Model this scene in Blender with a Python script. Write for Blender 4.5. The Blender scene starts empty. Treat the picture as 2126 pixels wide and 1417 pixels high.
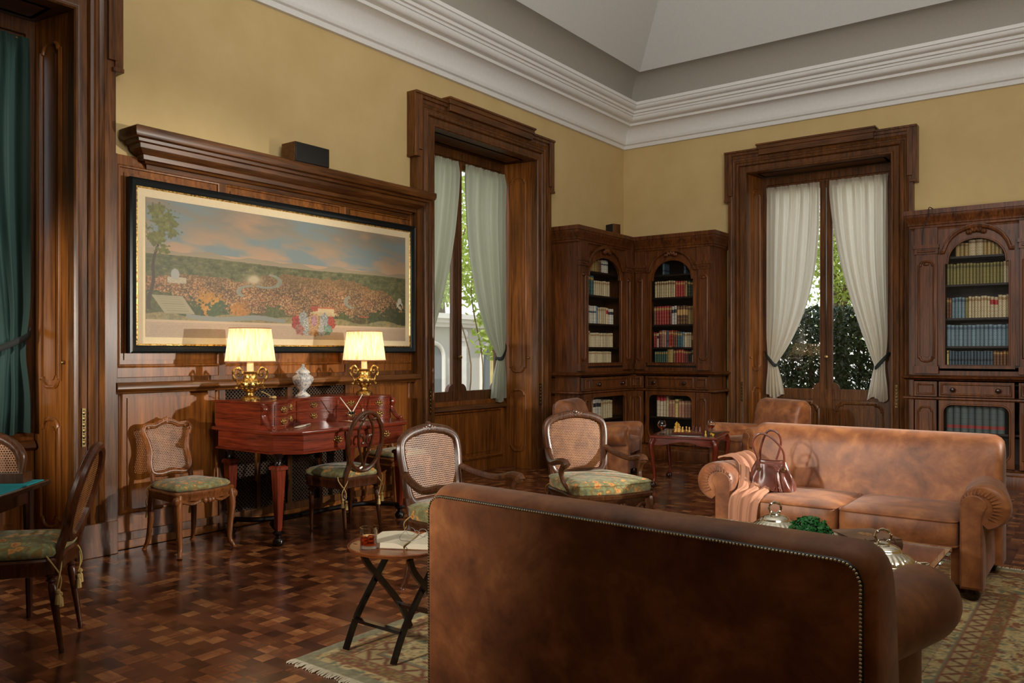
import bpy, bmesh, math, random
import numpy as np
from mathutils import Vector, Matrix
random.seed(7)
RNG = np.random.default_rng(11)
PI = math.pi
SC = bpy.context.scene
COL = SC.collection
sin, cos, rad = math.sin, math.cos, math.radians

# ---------------------------------------------------------------- camera
cam_d = bpy.data.cameras.new('camera')
cam_d.sensor_width = 36.0
cam_d.lens = 1695.0 / 2126.0 * 36.0
cam_d.shift_y = 22.0 / 2126.0
cam_d.clip_start = 0.05
cam = bpy.data.objects.new('camera', cam_d)
cam.location = (5.7116, -10.313, 1.40)
cam.rotation_euler = (PI / 2, 0, rad(36.756))
COL.objects.link(cam)
SC.camera = cam

# ---------------------------------------------------------------- exposure
SC.view_settings.view_transform = 'Standard'
SC.view_settings.look = 'None'
SC.view_settings.gamma = 1.0
SC.view_settings.use_curve_mapping = False
SC.view_settings.exposure = 0.0

# ---------------------------------------------------------------- daylight
W = bpy.data.worlds.new('daylight')
SC.world = W
W.use_nodes = True
nt = W.node_tree
bg = nt.nodes['Background']
sky = nt.nodes.new('ShaderNodeTexSky')
sky.sky_type = 'NISHITA'
sky.sun_disc = False
sky.sun_elevation = rad(52)
sky.sun_rotation = rad(200)
cloud = nt.nodes.new('ShaderNodeMixRGB')          # thin white overcast over the blue
cloud.inputs[0].default_value = .75
cloud.inputs[2].default_value = (1.9, 1.85, 1.72, 1)
nt.links.new(sky.outputs[0], cloud.inputs[1])
nt.links.new(cloud.outputs[0], bg.inputs[0])
bg.inputs[1].default_value = 0.75
sun_d = bpy.data.lights.new('sun', 'SUN')
sun_d.energy = 3.2
sun_d.angle = rad(1.0)
sun_d.color = (1, .95, .86)
sun = bpy.data.objects.new('sun', sun_d)
sun.rotation_euler = Vector((-.25, .62, -.75)).to_track_quat('-Z', 'Y').to_euler()
COL.objects.link(sun)

# ---------------------------------------------------------------- room lights (studio lamps standing off camera, plus added soft fill)
def spot(name, loc, target, power, angle, blend=.5, size=.25, color=(1, .93, .82)):
    d = bpy.data.lights.new(name, 'SPOT')
    d.energy = power; d.spot_size = rad(angle); d.spot_blend = blend
    d.shadow_soft_size = size; d.color = color
    o = bpy.data.objects.new(name, d)
    o.location = loc
    o.rotation_euler = (Vector(target) - Vector(loc)).to_track_quat('-Z', 'Y').to_euler()
    COL.objects.link(o)
    return o

def area(name, loc, target, power, sx, sy, color=(1, .95, .88), spread=180):
    d = bpy.data.lights.new(name, 'AREA')
    d.energy = power; d.shape = 'RECTANGLE'; d.size = sx; d.size_y = sy; d.color = color
    d.spread = rad(spread)
    o = bpy.data.objects.new(name, d)
    o.location = loc
    o.rotation_euler = (Vector(target) - Vector(loc)).to_track_quat('-Z', 'Y').to_euler()
    COL.objects.link(o)
    return o
# lamp standing at the right of the room: throws the chairs' and desk's shadows leftwards onto the panelling
spot('lamp_right', (7.0, -3.7, 1.75), (.4, -6.7, .9), 1150, 40, .5, .07)
# lamp to the left behind the camera: sofa back, desk side, cushions
spot('lamp_camera_left', (2.4, -12.0, 2.2), (2.9, -7.2, .75), 760, 38, .9, .12)
# lamp on the left door casing and shutter
spot('lamp_left_door', (2.0, -12.9, 1.8), (.25, -7.1, 1.35), 1250, 24, .9, .1)
# lamp on the left half of the far sofa
spot('lamp_far_sofa', (2.9, -8.6, 2.7), (3.65, -4.5, .85), 300, 34, 1., .12)
spot('lamp_corner', (5.6, -3.6, 2.2), (1.1, -.5, .7), 260, 48, .8, .12)
spot('lamp_right_case', (6.6, -5.0, 2.1), (4.5, -.4, 1.5), 170, 46, .8, .12, (1, .96, .9))
# unseen soft area lights, added to brighten the ceiling and upper walls
area('ceiling_fill', (4.6, -8.4, 3.9), (4.0, -5.0, 6.6), 150, 2.5, 2.5, (1, .98, .95))
area('upper_wall_fill', (6.6, -7.6, 3.6), (.6, -.6, 4.2), 70, 1.6, 1.6, (1, .97, .93), 150)


# ---------------------------------------------------------------- colour and materials
def C(r, g, b):
    f = lambda c: c / 12.92 if c <= .04045 else ((c + .055) / 1.055) ** 2.4
    return (f(r / 255), f(g / 255), f(b / 255), 1.0)

class NT:
    def __init__(s, name):
        s.m = bpy.data.materials.new(name)
        s.m.use_nodes = True
        s.t = s.m.node_tree
        s.b = s.t.nodes['Principled BSDF']
        s.out = s.t.nodes['Material Output']
    def n(s, typ, **kw):
        o = s.t.nodes.new('ShaderNode' + typ)
        for k, v in kw.items():
            if k.startswith('i_'):
                key = k[2:]
                key = int(key) if key.isdigit() else key.replace('_', ' ')
                o.inputs[key].default_value = v
            else:
                setattr(o, k, v)
        return o
    def l(s, a, b):
        s.t.links.new(a, b)
    def base(s, **kw):
        for k, v in kw.items():
            s.b.inputs[k.replace('_', ' ')].default_value = v
        return s
    def coord(s, scale=(1, 1, 1), kind='Object', rot=(0, 0, 0)):
        c = s.n('TexCoord'); m = s.n('Mapping')
        m.inputs['Scale'].default_value = scale
        m.inputs['Rotation'].default_value = rot
        s.l(c.outputs[kind], m.inputs[0])
        return m.outputs[0]
    def noise(s, vec, scale=5, detail=4, rough=.55, dist=0):
        o = s.n('TexNoise', i_Scale=scale, i_Detail=detail, i_Roughness=rough, i_Distortion=dist)
        s.l(vec, o.inputs['Vector'])
        return o.outputs['Fac']
    def ramp(s, fac, stops, interp='LINEAR'):
        o = s.n('ValToRGB'); r = o.color_ramp; r.interpolation = interp
        while len(r.elements) < len(stops): r.elements.new(.5)
        for e, (p, c) in zip(r.elements, stops):
            e.position = p; e.color = c
        s.l(fac, o.inputs[0])
        return o.outputs[0]
    def mix(s, fac, a, b, mode='MIX'):
        o = s.n('MixRGB', blend_type=mode)
        for k, v in (('Fac', fac), ('Color1', a), ('Color2', b)):
            if isinstance(v, (int, float, tuple)): o.inputs[k].default_value = v
            else: s.l(v, o.inputs[k])
        return o.outputs[0]
    def math(s, op, a, b=None, c=None):
        o = s.n('Math', operation=op)
        for i, v in enumerate((a, b, c)):
            if v is None: continue
            if isinstance(v, (int, float)): o.inputs[i].default_value = v
            else: s.l(v, o.inputs[i])
        return o.outputs[0]
    def bump(s, h, strength=.3, dist=.01):
        o = s.n('Bump'); o.inputs['Strength'].default_value = strength
        o.inputs['Distance'].default_value = dist
        s.l(h, o.inputs['Height']); s.l(o.outputs[0], s.b.inputs['Normal'])
    def col(s, c):
        s.l(c, s.b.inputs['Base Color'])
    def alpha_mask(s, fac, shader=None):
        # fac 1 = solid, 0 = open hole
        tr = s.n('BsdfTransparent'); mx = s.n('MixShader')
        s.l(fac, mx.inputs[0]); s.l(tr.outputs[0], mx.inputs[1])
        s.l((shader or s.b).outputs[0], mx.inputs[2]); s.l(mx.outputs[0], s.out.inputs[0])

def plain(name, c, rough=.5, metal=0., **kw):
    t = NT(name); t.base(Base_Color=c, Roughness=rough, Metallic=metal, **kw)
    v = t.coord((1, 1, 1)); f = t.noise(v, 30, 3)
    t.l(t.mix(.18, c, t.mix(f, tuple(x * .6 for x in c[:3]) + (1,), tuple(min(1, x * 1.25) for x in c[:3]) + (1,))), t.b.inputs['Base Color'])
    return t.m

def wood(name, dark, light, axis='z', rough=.36, coat=.22, fine=1.0, blotch=.5):
    t = NT(name)
    a = {'x': (1.2, 14, 14), 'y': (14, 1.2, 14), 'z': (14, 14, 1.2), 'h': (1.6, 1.6, 16)}[axis]
    v = t.coord(tuple(k * fine for k in a))
    g = t.noise(v, 1.6, 6, .62, .8)
    f2 = {'x': (4, 90, 90), 'y': (90, 4, 90), 'z': (90, 90, 4), 'h': (5, 5, 110)}[axis]
    v2 = t.coord(tuple(k * fine for k in f2)); g2 = t.noise(v2, 1, 3, .6)
    mid = tuple((p + q) / 2 for p, q in zip(dark, light))
    c = t.ramp(g, [(.30, dark), (.5, mid), (.68, light)])
    c = t.mix(.35, c, t.ramp(g2, [(.35, tuple(x * .45 for x in dark[:3]) + (1,)), (.65, light)]), 'MIX')
    bl = t.noise(t.coord((1, 1, 1)), 1.1, 3, .5)
    c = t.mix(blotch, c, t.ramp(bl, [(.35, (.45, .42, .42, 1)), (.65, (1.15, 1.1, 1.05, 1))]), 'MULTIPLY')
    t.col(c)
    t.base(Roughness=rough, Coat_Weight=coat * .6, Coat_Roughness=.25, Specular_IOR_Level=.28)
    t.bump(g2, .08, .004)
    return t.m

M = {}
WD, WL = C(44, 23, 9), C(128, 78, 33)
M['walnut'] = wood('walnut_upright', WD, WL, 'z')
M['walnut_x'] = wood('walnut_along_x', WD, WL, 'x')
M['walnut_y'] = wood('walnut_along_y', WD, WL, 'y')
M['walnut_panel'] = wood('walnut_panel', C(80, 41, 13), C(174, 106, 43), 'z', .34, .2, .5)
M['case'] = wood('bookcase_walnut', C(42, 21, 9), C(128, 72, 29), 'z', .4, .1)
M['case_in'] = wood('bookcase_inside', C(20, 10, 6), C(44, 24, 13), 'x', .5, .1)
M['mahogany'] = wood('mahogany', C(62, 20, 11), C(138, 54, 29), 'h', .22, .6, 1, .15)
M['mahogany_z'] = wood('mahogany_upright', C(64, 20, 11), C(134, 52, 28), 'z', .22, .6)
M['darkwood'] = wood('dark_polished_wood', C(18, 9, 6), C(62, 32, 18), 'z', .22, .5)
M['chairwood'] = wood('carved_beech', C(78, 42, 19), C(164, 100, 52), 'z', .3, .4, 2)
M['chairwood2'] = wood('carved_walnut', C(34, 18, 9), C(104, 62, 34), 'z', .3, .3, 2)
M['midwood'] = wood('polished_brown_wood', C(34, 17, 9), C(98, 54, 28), 'z', .28, .4, 2)
M['traywood'] = wood('tray_wood', C(98, 47, 20), C(158, 88, 44), 'x', .28, .4)
M['ebony'] = plain('ebonised_wood', C(20, 14, 12), .18)
M['black_paint'] = plain('black_frame_paint', C(14, 22, 24), .3)
M['plastic'] = plain('black_plastic', C(16, 13, 12), .5)
M['brass'] = plain('aged_brass', C(170, 140, 84), .32, 1.)
M['bronze'] = plain('dark_bronze', C(104, 88, 58), .4, 1.)
M['steel'] = plain('steel', C(180, 182, 186), .2, 1.)
M['nail'] = plain('brass_nail', C(250, 240, 212), .25, 1.)
M['rope'] = plain('gold_cord', C(190, 160, 100), .7)
M['silver'] = plain('silver', C(238, 230, 210), .14, 1.)
M['ivory'] = plain('ivory', C(214, 204, 184), .4)
M['paper'] = plain('paper', C(222, 212, 186), .7)
M['mat'] = plain('mount_board', C(226, 206, 166), .7)
M['felt'] = plain('teal_felt', C(0, 150, 158), .9)
M['boxwood'] = plain('boxwood', C(212, 160, 66), .35)
M['rosewood'] = plain('rosewood', C(84, 30, 14), .3)
M['plaster'] = plain('white_plaster', C(232, 230, 224), .75)
M['stone'] = plain('pale_stone', C(196, 194, 186), .9)
M['stone_dark'] = plain('grey_stone', C(120, 126, 130), .9)
M['ochre_render'] = plain('ochre_render', C(214, 196, 132), .9)
M['bark'] = plain('bark', C(110, 92, 66), .9)
M['soil'] = plain('gravel', C(150, 142, 124), .95)
M['boxleaf'] = plain('box_leaf', C(34, 112, 48), .32)
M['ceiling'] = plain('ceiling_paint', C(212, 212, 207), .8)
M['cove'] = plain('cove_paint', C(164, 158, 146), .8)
M['candle'] = plain('candle_tube', C(240, 220, 170), .5)

def mk_gold():
    t = NT('gilt_carving'); v = t.coord(); f = t.noise(v, 60, 4)
    t.col(t.ramp(f, [(.35, C(112, 82, 34)), (.6, C(222, 184, 110))]))
    t.base(Metallic=1., Roughness=.3); t.bump(f, .5, .006); return t.m
M['gold'] = mk_gold()

def mk_wall():
    t = NT('ochre_wall_paint'); v = t.coord(); f = t.noise(v, 2.2, 5, .6); g = t.noise(v, 140, 2)
    t.col(t.ramp(f, [(.3, C(198, 170, 114)), (.7, C(208, 181, 126))]))
    t.base(Roughness=.8); t.bump(g, .08, .003); return t.m
M['wall'] = mk_wall()

def mk_leather(name, a, b, c):
    t = NT(name); v = t.coord(); f = t.noise(v, 4.2, 6, .62, .6); g = t.noise(v, 11, 5, .6); h = t.noise(v, 220, 3)
    f = t.math('ADD', t.math('MULTIPLY', f, .7), t.math('MULTIPLY', g, .3))
    t.col(t.ramp(f, [(.36, a), (.5, b), (.64, c)]))
    t.base(Roughness=.46, Sheen_Weight=.15); t.bump(h, .12, .002); return t.m
M['leather'] = mk_leather('cognac_leather', C(102, 55, 26), C(141, 82, 41), C(176, 112, 62))
M['bagleather'] = mk_leather('bag_leather', C(66, 28, 18), C(96, 44, 28), C(128, 64, 42))
M['bagleather'].node_tree.nodes['Principled BSDF'].inputs['Roughness'].default_value = .28
M['bookleather'] = mk_leather('old_book_leather', C(70, 42, 22), C(112, 74, 40), C(140, 98, 58))
M['scarf'] = plain('camel_wool', C(178, 126, 98), .9)

def mk_floor():
    t = NT('parquet_blocks'); c = t.n('TexCoord'); sp = t.n('SeparateXYZ'); t.l(c.outputs['Object'], sp.inputs[0]); P = .0765
    u = t.math('DIVIDE', sp.outputs[0], P); v = t.math('DIVIDE', sp.outputs[1], P); cu = t.math('FLOOR', u); cv = t.math('FLOOR', v)
    par = t.math('MODULO', t.math('ABSOLUTE', t.math('ADD', cu, cv)), 2.)
    def rnd(x, y):
        cb = t.n('CombineXYZ'); t.l(x, cb.inputs[0]); t.l(y, cb.inputs[1]); w = t.n('TexWhiteNoise', noise_dimensions='2D'); t.l(cb.outputs[0], w.inputs['Vector']); return w.outputs['Value']
    r = rnd(cu, cv)
    # three or four strips inside each block, alternating direction
    su = t.math('FLOOR', t.math('MULTIPLY', u, 4.)); sv = t.math('FLOOR', t.math('MULTIPLY', v, 4.))
    ra, rb = rnd(su, cv), rnd(cu, sv)
    strip = t.math('ADD', t.math('MULTIPLY', ra, par), t.math('MULTIPLY', rb, t.math('SUBTRACT', 1., par)))
    f = t.math('ADD', t.math('MULTIPLY', r, .84), t.math('MULTIPLY', strip, .16))
    col = t.ramp(f, [(.05, C(56, 27, 14)), (.3, C(88, 45, 24)), (.55, C(110, 60, 33)), (.78, C(132, 77, 43)), (.95, C(172, 116, 68))])
    g1 = t.noise(t.coord((70, 7, 1)), 1, 4, .6, .6); g2 = t.noise(t.coord((7, 70, 1)), 1, 4, .6, .6)
    g = t.math('ADD', t.math('MULTIPLY', g1, par), t.math('MULTIPLY', g2, t.math('SUBTRACT', 1., par)))
    col = t.mix(.6, col, t.ramp(g, [(.3, (.55, .5, .46, 1)), (.7, (1.25, 1.2, 1.12, 1))]), 'MULTIPLY')
    eu = t.math('ABSOLUTE', t.math('SUBTRACT', t.math('FRACT', u), .5)); ev = t.math('ABSOLUTE', t.math('SUBTRACT', t.math('FRACT', v), .5))
    edge = t.math('GREATER_THAN', t.math('MAXIMUM', eu, ev), .488)
    col = t.mix(t.math('MULTIPLY', edge, .6), col, C(26, 13, 8))
    t.col(col)
    q = t.noise(t.coord(), 3, 3); t.l(t.math('MULTIPLY_ADD', q, .16, t.math('MULTIPLY_ADD', r, .05, .14)), t.b.inputs['Roughness'])
    t.base(Coat_Weight=.12, Coat_Roughness=.12); t.bump(edge, -.12, .002); return t.m
M['floor'] = mk_floor()

def mk_cane():
    t = NT('woven_cane'); c = t.n('TexCoord'); sep = t.n('SeparateXYZ'); t.l(c.outputs['UV'], sep.inputs[0])
    P = .0135
    u = t.math('DIVIDE', sep.outputs[0], P); v = t.math('DIVIDE', sep.outputs[1], P * .9)
    row = t.math('FLOOR', v)
    sh = t.math('MULTIPLY', t.math('MODULO', t.math('ABSOLUTE', row), 2.), .5)
    fu = t.math('SUBTRACT', t.math('FRACT', t.math('ADD', u, sh)), .5); fv = t.math('SUBTRACT', t.math('FRACT', v), .5)
    d = t.math('SQRT', t.math('ADD', t.math('MULTIPLY', fu, fu), t.math('MULTIPLY', fv, fv)))
    solid = t.math('GREATER_THAN', d, .34)
    f = t.noise(t.coord(), 14, 3)
    t.col(t.ramp(f, [(.3, C(122, 76, 40)), (.7, C(166, 112, 66))]))
    t.base(Roughness=.4); t.alpha_mask(solid); return t.m
M['cane'] = mk_cane()

def mk_lattice(name, col, pitch, hole, rough=.4, metal=0.):
    # diagonal lattice with open diamonds, laid out in metres along the UV of the panel
    t = NT(name); c = t.n('TexCoord'); sep = t.n('SeparateXYZ'); t.l(c.outputs['UV'], sep.inputs[0])
    a = t.math('DIVIDE', t.math('ADD', sep.outputs[0], sep.outputs[1]), pitch)
    b = t.math('DIVIDE', t.math('SUBTRACT', sep.outputs[0], sep.outputs[1]), pitch)
    da = t.math('ABSOLUTE', t.math('SUBTRACT', t.math('FRACT', a), .5)); db = t.math('ABSOLUTE', t.math('SUBTRACT', t.math('FRACT', b), .5))
    solid = t.math('GREATER_THAN', t.math('MAXIMUM', da, db), hole)
    t.base(Base_Color=col, Roughness=rough, Metallic=metal); t.alpha_mask(solid); return t.m
M['grille'] = mk_lattice('wooden_lattice', C(62, 41, 20), .032, .31, .75)
M['wire'] = mk_lattice('fine_wire_mesh', C(60, 50, 36), .024, .468, .5, .3)

def mk_floral(name, bgc=C(134, 136, 92), sc=16):
    t = NT(name); v = t.coord(); w = t.n('TexNoise', i_Scale=9., i_Detail=2.); t.l(v, w.inputs['Vector'])
    vv = t.n('MixRGB', blend_type='ADD'); vv.inputs[0].default_value = .07; t.l(v, vv.inputs[1]); t.l(w.outputs['Color'], vv.inputs[2])
    vo = t.n('TexVoronoi', i_Scale=float(sc), i_Randomness=.85); t.l(vv.outputs[0], vo.inputs['Vector'])
    n = t.noise(v, 60, 3); d = t.math('ADD', vo.outputs['Distance'], t.math('MULTIPLY', t.math('SUBTRACT', n, .5), .55))
    g = t.ramp(t.noise(v, 26, 4), [(.4, tuple(x * .62 for x in bgc[:3]) + (1,)), (.6, tuple(x * 1.2 for x in bgc[:3]) + (1,))])
    fl = t.ramp(d, [(.0, C(146, 66, 26)), (.13, C(196, 116, 48)), (.26, C(208, 160, 86)), (.36, C(150, 104, 48)), (.40, C(120, 108, 62))])
    c = t.mix(t.math('LESS_THAN', d, .40), g, fl)
    vine = t.n('TexWave', i_Scale=10., i_Distortion=16., i_Detail=2.); t.l(v, vine.inputs['Vector'])
    c = t.mix(t.math('MULTIPLY', t.math('LESS_THAN', vine.outputs['Fac'], .16), t.math('GREATER_THAN', d, .42)), c, C(136, 110, 56))
    t.col(c); t.base(Roughness=.85, Sheen_Weight=.2); t.bump(n, .3, .004); return t.m
M['floral'] = mk_floral('sage_floral_brocade')

def mk_curtain(name, c, tr, mixf=.55, alpha=.0):
    t = NT(name); v = t.coord((220, 220, 220)); f = t.noise(v, 1, 2)
    d = t.n('BsdfDiffuse'); r = t.n('BsdfTranslucent'); m = t.n('MixShader')
    d.inputs[0].default_value = c; r.inputs[0].default_value = tr; m.inputs[0].default_value = mixf
    t.l(d.outputs[0], m.inputs[1]); t.l(r.outputs[0], m.inputs[2])
    b = t.n('Bump'); b.inputs[0].default_value = .1; b.inputs[1].default_value = .002; t.l(f, b.inputs['Height'])
    t.l(b.outputs[0], d.inputs['Normal']); t.l(b.outputs[0], r.inputs['Normal'])
    if alpha:
        p = t.n('BsdfTransparent'); m2 = t.n('MixShader'); m2.inputs[0].default_value = alpha
        t.l(m.outputs[0], m2.inputs[1]); t.l(p.outputs[0], m2.inputs[2]); t.l(m2.outputs[0], t.out.inputs[0])
    else: t.l(m.outputs[0], t.out.inputs[0])
    return t.m
M['curtain_green'] = mk_curtain('green_curtain_cloth', C(184, 186, 164), C(190, 192, 166), .42)
M['curtain_cream'] = mk_curtain('cream_curtain_cloth', C(220, 212, 194), C(248, 239, 221), .6)
M['curtain_teal'] = mk_curtain('teal_curtain_cloth', C(66, 86, 80), C(74, 100, 92), .3)
M['tieback'] = plain('dark_tieback', C(30, 36, 32), .7)

def mk_shade():
    t = NT('pleated_lamp_silk'); d = t.n('BsdfDiffuse'); r = t.n('BsdfTranslucent'); m = t.n('MixShader')
    d.inputs[0].default_value = C(236, 214, 160); r.inputs[0].default_value = C(250, 222, 160); m.inputs[0].default_value = .5
    f = t.ramp(t.noise(t.coord((85, 85, 1.5)), 1, 2), [(.36, C(222, 192, 140)), (.58, C(246, 230, 194))])
    t.l(f, d.inputs[0]); t.l(f, r.inputs[0])
    t.l(d.outputs[0], m.inputs[1]); t.l(r.outputs[0], m.inputs[2]); t.l(m.outputs[0], t.out.inputs[0]); return t.m
M['shade'] = mk_shade()

def mk_glass(name, c=(1, 1, 1, 1), ior=1.45, rough=0.):
    t = NT(name); t.base(Base_Color=c, Roughness=rough, IOR=ior, Transmission_Weight=1.); return t.m
M['glass'] = mk_glass('clear_glass')
M['acrylic'] = mk_glass('clear_acrylic', (.97, .985, .98, 1), 1.3)
M['whisky'] = mk_glass('amber_drink', C(226, 78, 24), 1.33)
M['brandy'] = mk_glass('amber_brandy', C(220, 90, 30), 1.33)
M['mirror'] = plain('glass_table_top', C(52, 62, 50), .06)
def mk_pane():
    t = NT('window_pane'); tr = t.n('BsdfTransparent'); g = t.n('BsdfGlossy'); g.inputs['Roughness'].default_value = .02
    tr.inputs[0].default_value = (.97, .97, .965, 1); f = t.n('LayerWeight'); f.inputs[0].default_value = .2; m = t.n('MixShader')
    k = t.math('MULTIPLY_ADD', t.math('POWER', f.outputs['Facing'], 4.), .35, .03)
    t.l(k, m.inputs[0]); t.l(tr.outputs[0], m.inputs[1]); t.l(g.outputs[0], m.inputs[2]); t.l(m.outputs[0], t.out.inputs[0]); return t.m
M['pane'] = mk_pane()

def mk_porcelain():
    t = NT('painted_porcelain'); v = t.coord(); f = t.noise(v, 26, 5, .7, 1.5)
    t.col(t.ramp(f, [(.36, C(112, 122, 136)), (.46, C(186, 188, 190)), (.52, C(232, 226, 216))])); t.base(Roughness=.15, Coat_Weight=.5); return t.m
M['porcelain'] = mk_porcelain()

def mk_leaf(name, a, b, tr, rough=.4):
    t = NT(name); v = t.coord(); f = t.noise(v, 3.5, 3); r = t.n('BsdfTranslucent'); m = t.n('MixShader'); m.inputs[0].default_value = tr
    c = t.mix(f, a, b); t.col(c); t.l(c, r.inputs[0]); t.base(Roughness=rough)
    t.l(t.b.outputs[0], m.inputs[1]); t.l(r.outputs[0], m.inputs[2]); t.l(m.outputs[0], t.out.inputs[0]); return t.m
M['hedge'] = mk_leaf('hedge_leaf', C(26, 46, 28), C(70, 92, 54), .15, .3)
M['tree'] = mk_leaf('tree_leaf', C(120, 150, 52), C(196, 206, 110), .45)
M['vine'] = mk_leaf('vine_leaf', C(126, 158, 60), C(190, 206, 104), .45)

def mk_vcol(name, rough=.6, bumpy=0):
    t = NT(name); a = t.n('VertexColor', layer_name='Col'); t.col(a.outputs[0]); t.base(Roughness=rough)
    if bumpy: t.bump(t.noise(t.coord(), 400, 2), .4, .004)
    return t.m
M['print'] = mk_vcol('coloured_print', .5)
M['rug'] = mk_vcol('woven_rug', .95, 1)
M['board'] = mk_vcol('chess_board', .3)

def mk_book(name, c, band, bandh=(.78, .9), second=None, rough=.5):
    # spine with bands set along the height of the book (generated z)
    t = NT(name); cc = t.n('TexCoord'); sp = t.n('SeparateXYZ'); t.l(cc.outputs['Generated'], sp.inputs[0]); z = sp.outputs[2]
    oi = t.n('ObjectInfo'); rnd = oi.outputs['Random']
    b0 = t.mix(rnd, tuple(x * .72 for x in c[:3]) + (1,), tuple(min(1, x * 1.2) for x in c[:3]) + (1,))
    f = t.noise(t.coord(), 60, 4); b0 = t.mix(.3, b0, t.ramp(f, [(.35, tuple(x * .5 for x in c[:3]) + (1,)), (.65, c)]))
    inb = t.math('MULTIPLY', t.math('GREATER_THAN', z, bandh[0]), t.math('LESS_THAN', z, bandh[1]))
    b0 = t.mix(inb, b0, band)
    lines = t.math('LESS_THAN', t.math('ABSOLUTE', t.math('SUBTRACT', t.math('FRACT', t.math('MULTIPLY', z, 5.)), .5)), .05)
    b0 = t.mix(t.math('MULTIPLY', lines, .55), b0, second or band)
    t.col(b0); t.base(Roughness=rough); return t.m
G0 = C(170, 132, 66)
BK = {
 'cream': mk_book('cream_binding', C(206, 190, 150), C(160, 128, 84)), 'vellum': mk_book('vellum_binding', C(190, 172, 128), C(120, 88, 50)),
 'pale': mk_book('pale_binding', C(200, 196, 176), C(60, 66, 80), (.6, .7)), 'olive': mk_book('olive_binding', C(134, 124, 64), C(90, 82, 40)),
 'tan': mk_book('tan_binding', C(168, 140, 80), C(110, 84, 40)), 'blue': mk_book('blue_grey_binding', C(116, 142, 152), C(70, 92, 108)),
 'navy': mk_book('slate_binding', C(66, 86, 98), C(24, 34, 44), (.3, .42)), 'brown': mk_book('brown_binding', C(108, 64, 34), G0),
 'red': mk_book('red_binding', C(160, 32, 30), G0), 'darkred': mk_book('maroon_binding', C(104, 24, 26), G0), 'green': mk_book('green_binding', C(34, 76, 62), G0),
 'darkgreen': mk_book('dark_green_binding', C(22, 42, 36), G0), 'teal': mk_book('teal_binding', C(44, 92, 104), G0), 'black': mk_book('black_binding', C(24, 22, 22), G0),
 'white': mk_book('white_binding', C(214, 208, 190), C(40, 40, 44), (.62, .82)), 'redlabel': mk_book('red_label_binding', C(206, 190, 150), C(168, 30, 34), (.62, .86)),
 'redtop': mk_book('red_topped_binding', C(214, 200, 168), C(168, 34, 40), (.72, .99)), 'pink': mk_book('pinkish_binding', C(176, 122, 96), C(196, 160, 120)),
 'yellow': mk_book('yellow_binding', C(222, 200, 120), C(150, 120, 60)), 'encyc': mk_book('grey_green_binding', C(72, 88, 86), C(140, 40, 38), (.14, .26), C(40, 44, 46)),
 'giltbrown': mk_book('gilt_brown_binding', C(92, 56, 28), C(190, 150, 84), (.5, .8), C(196, 160, 90))}

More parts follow.
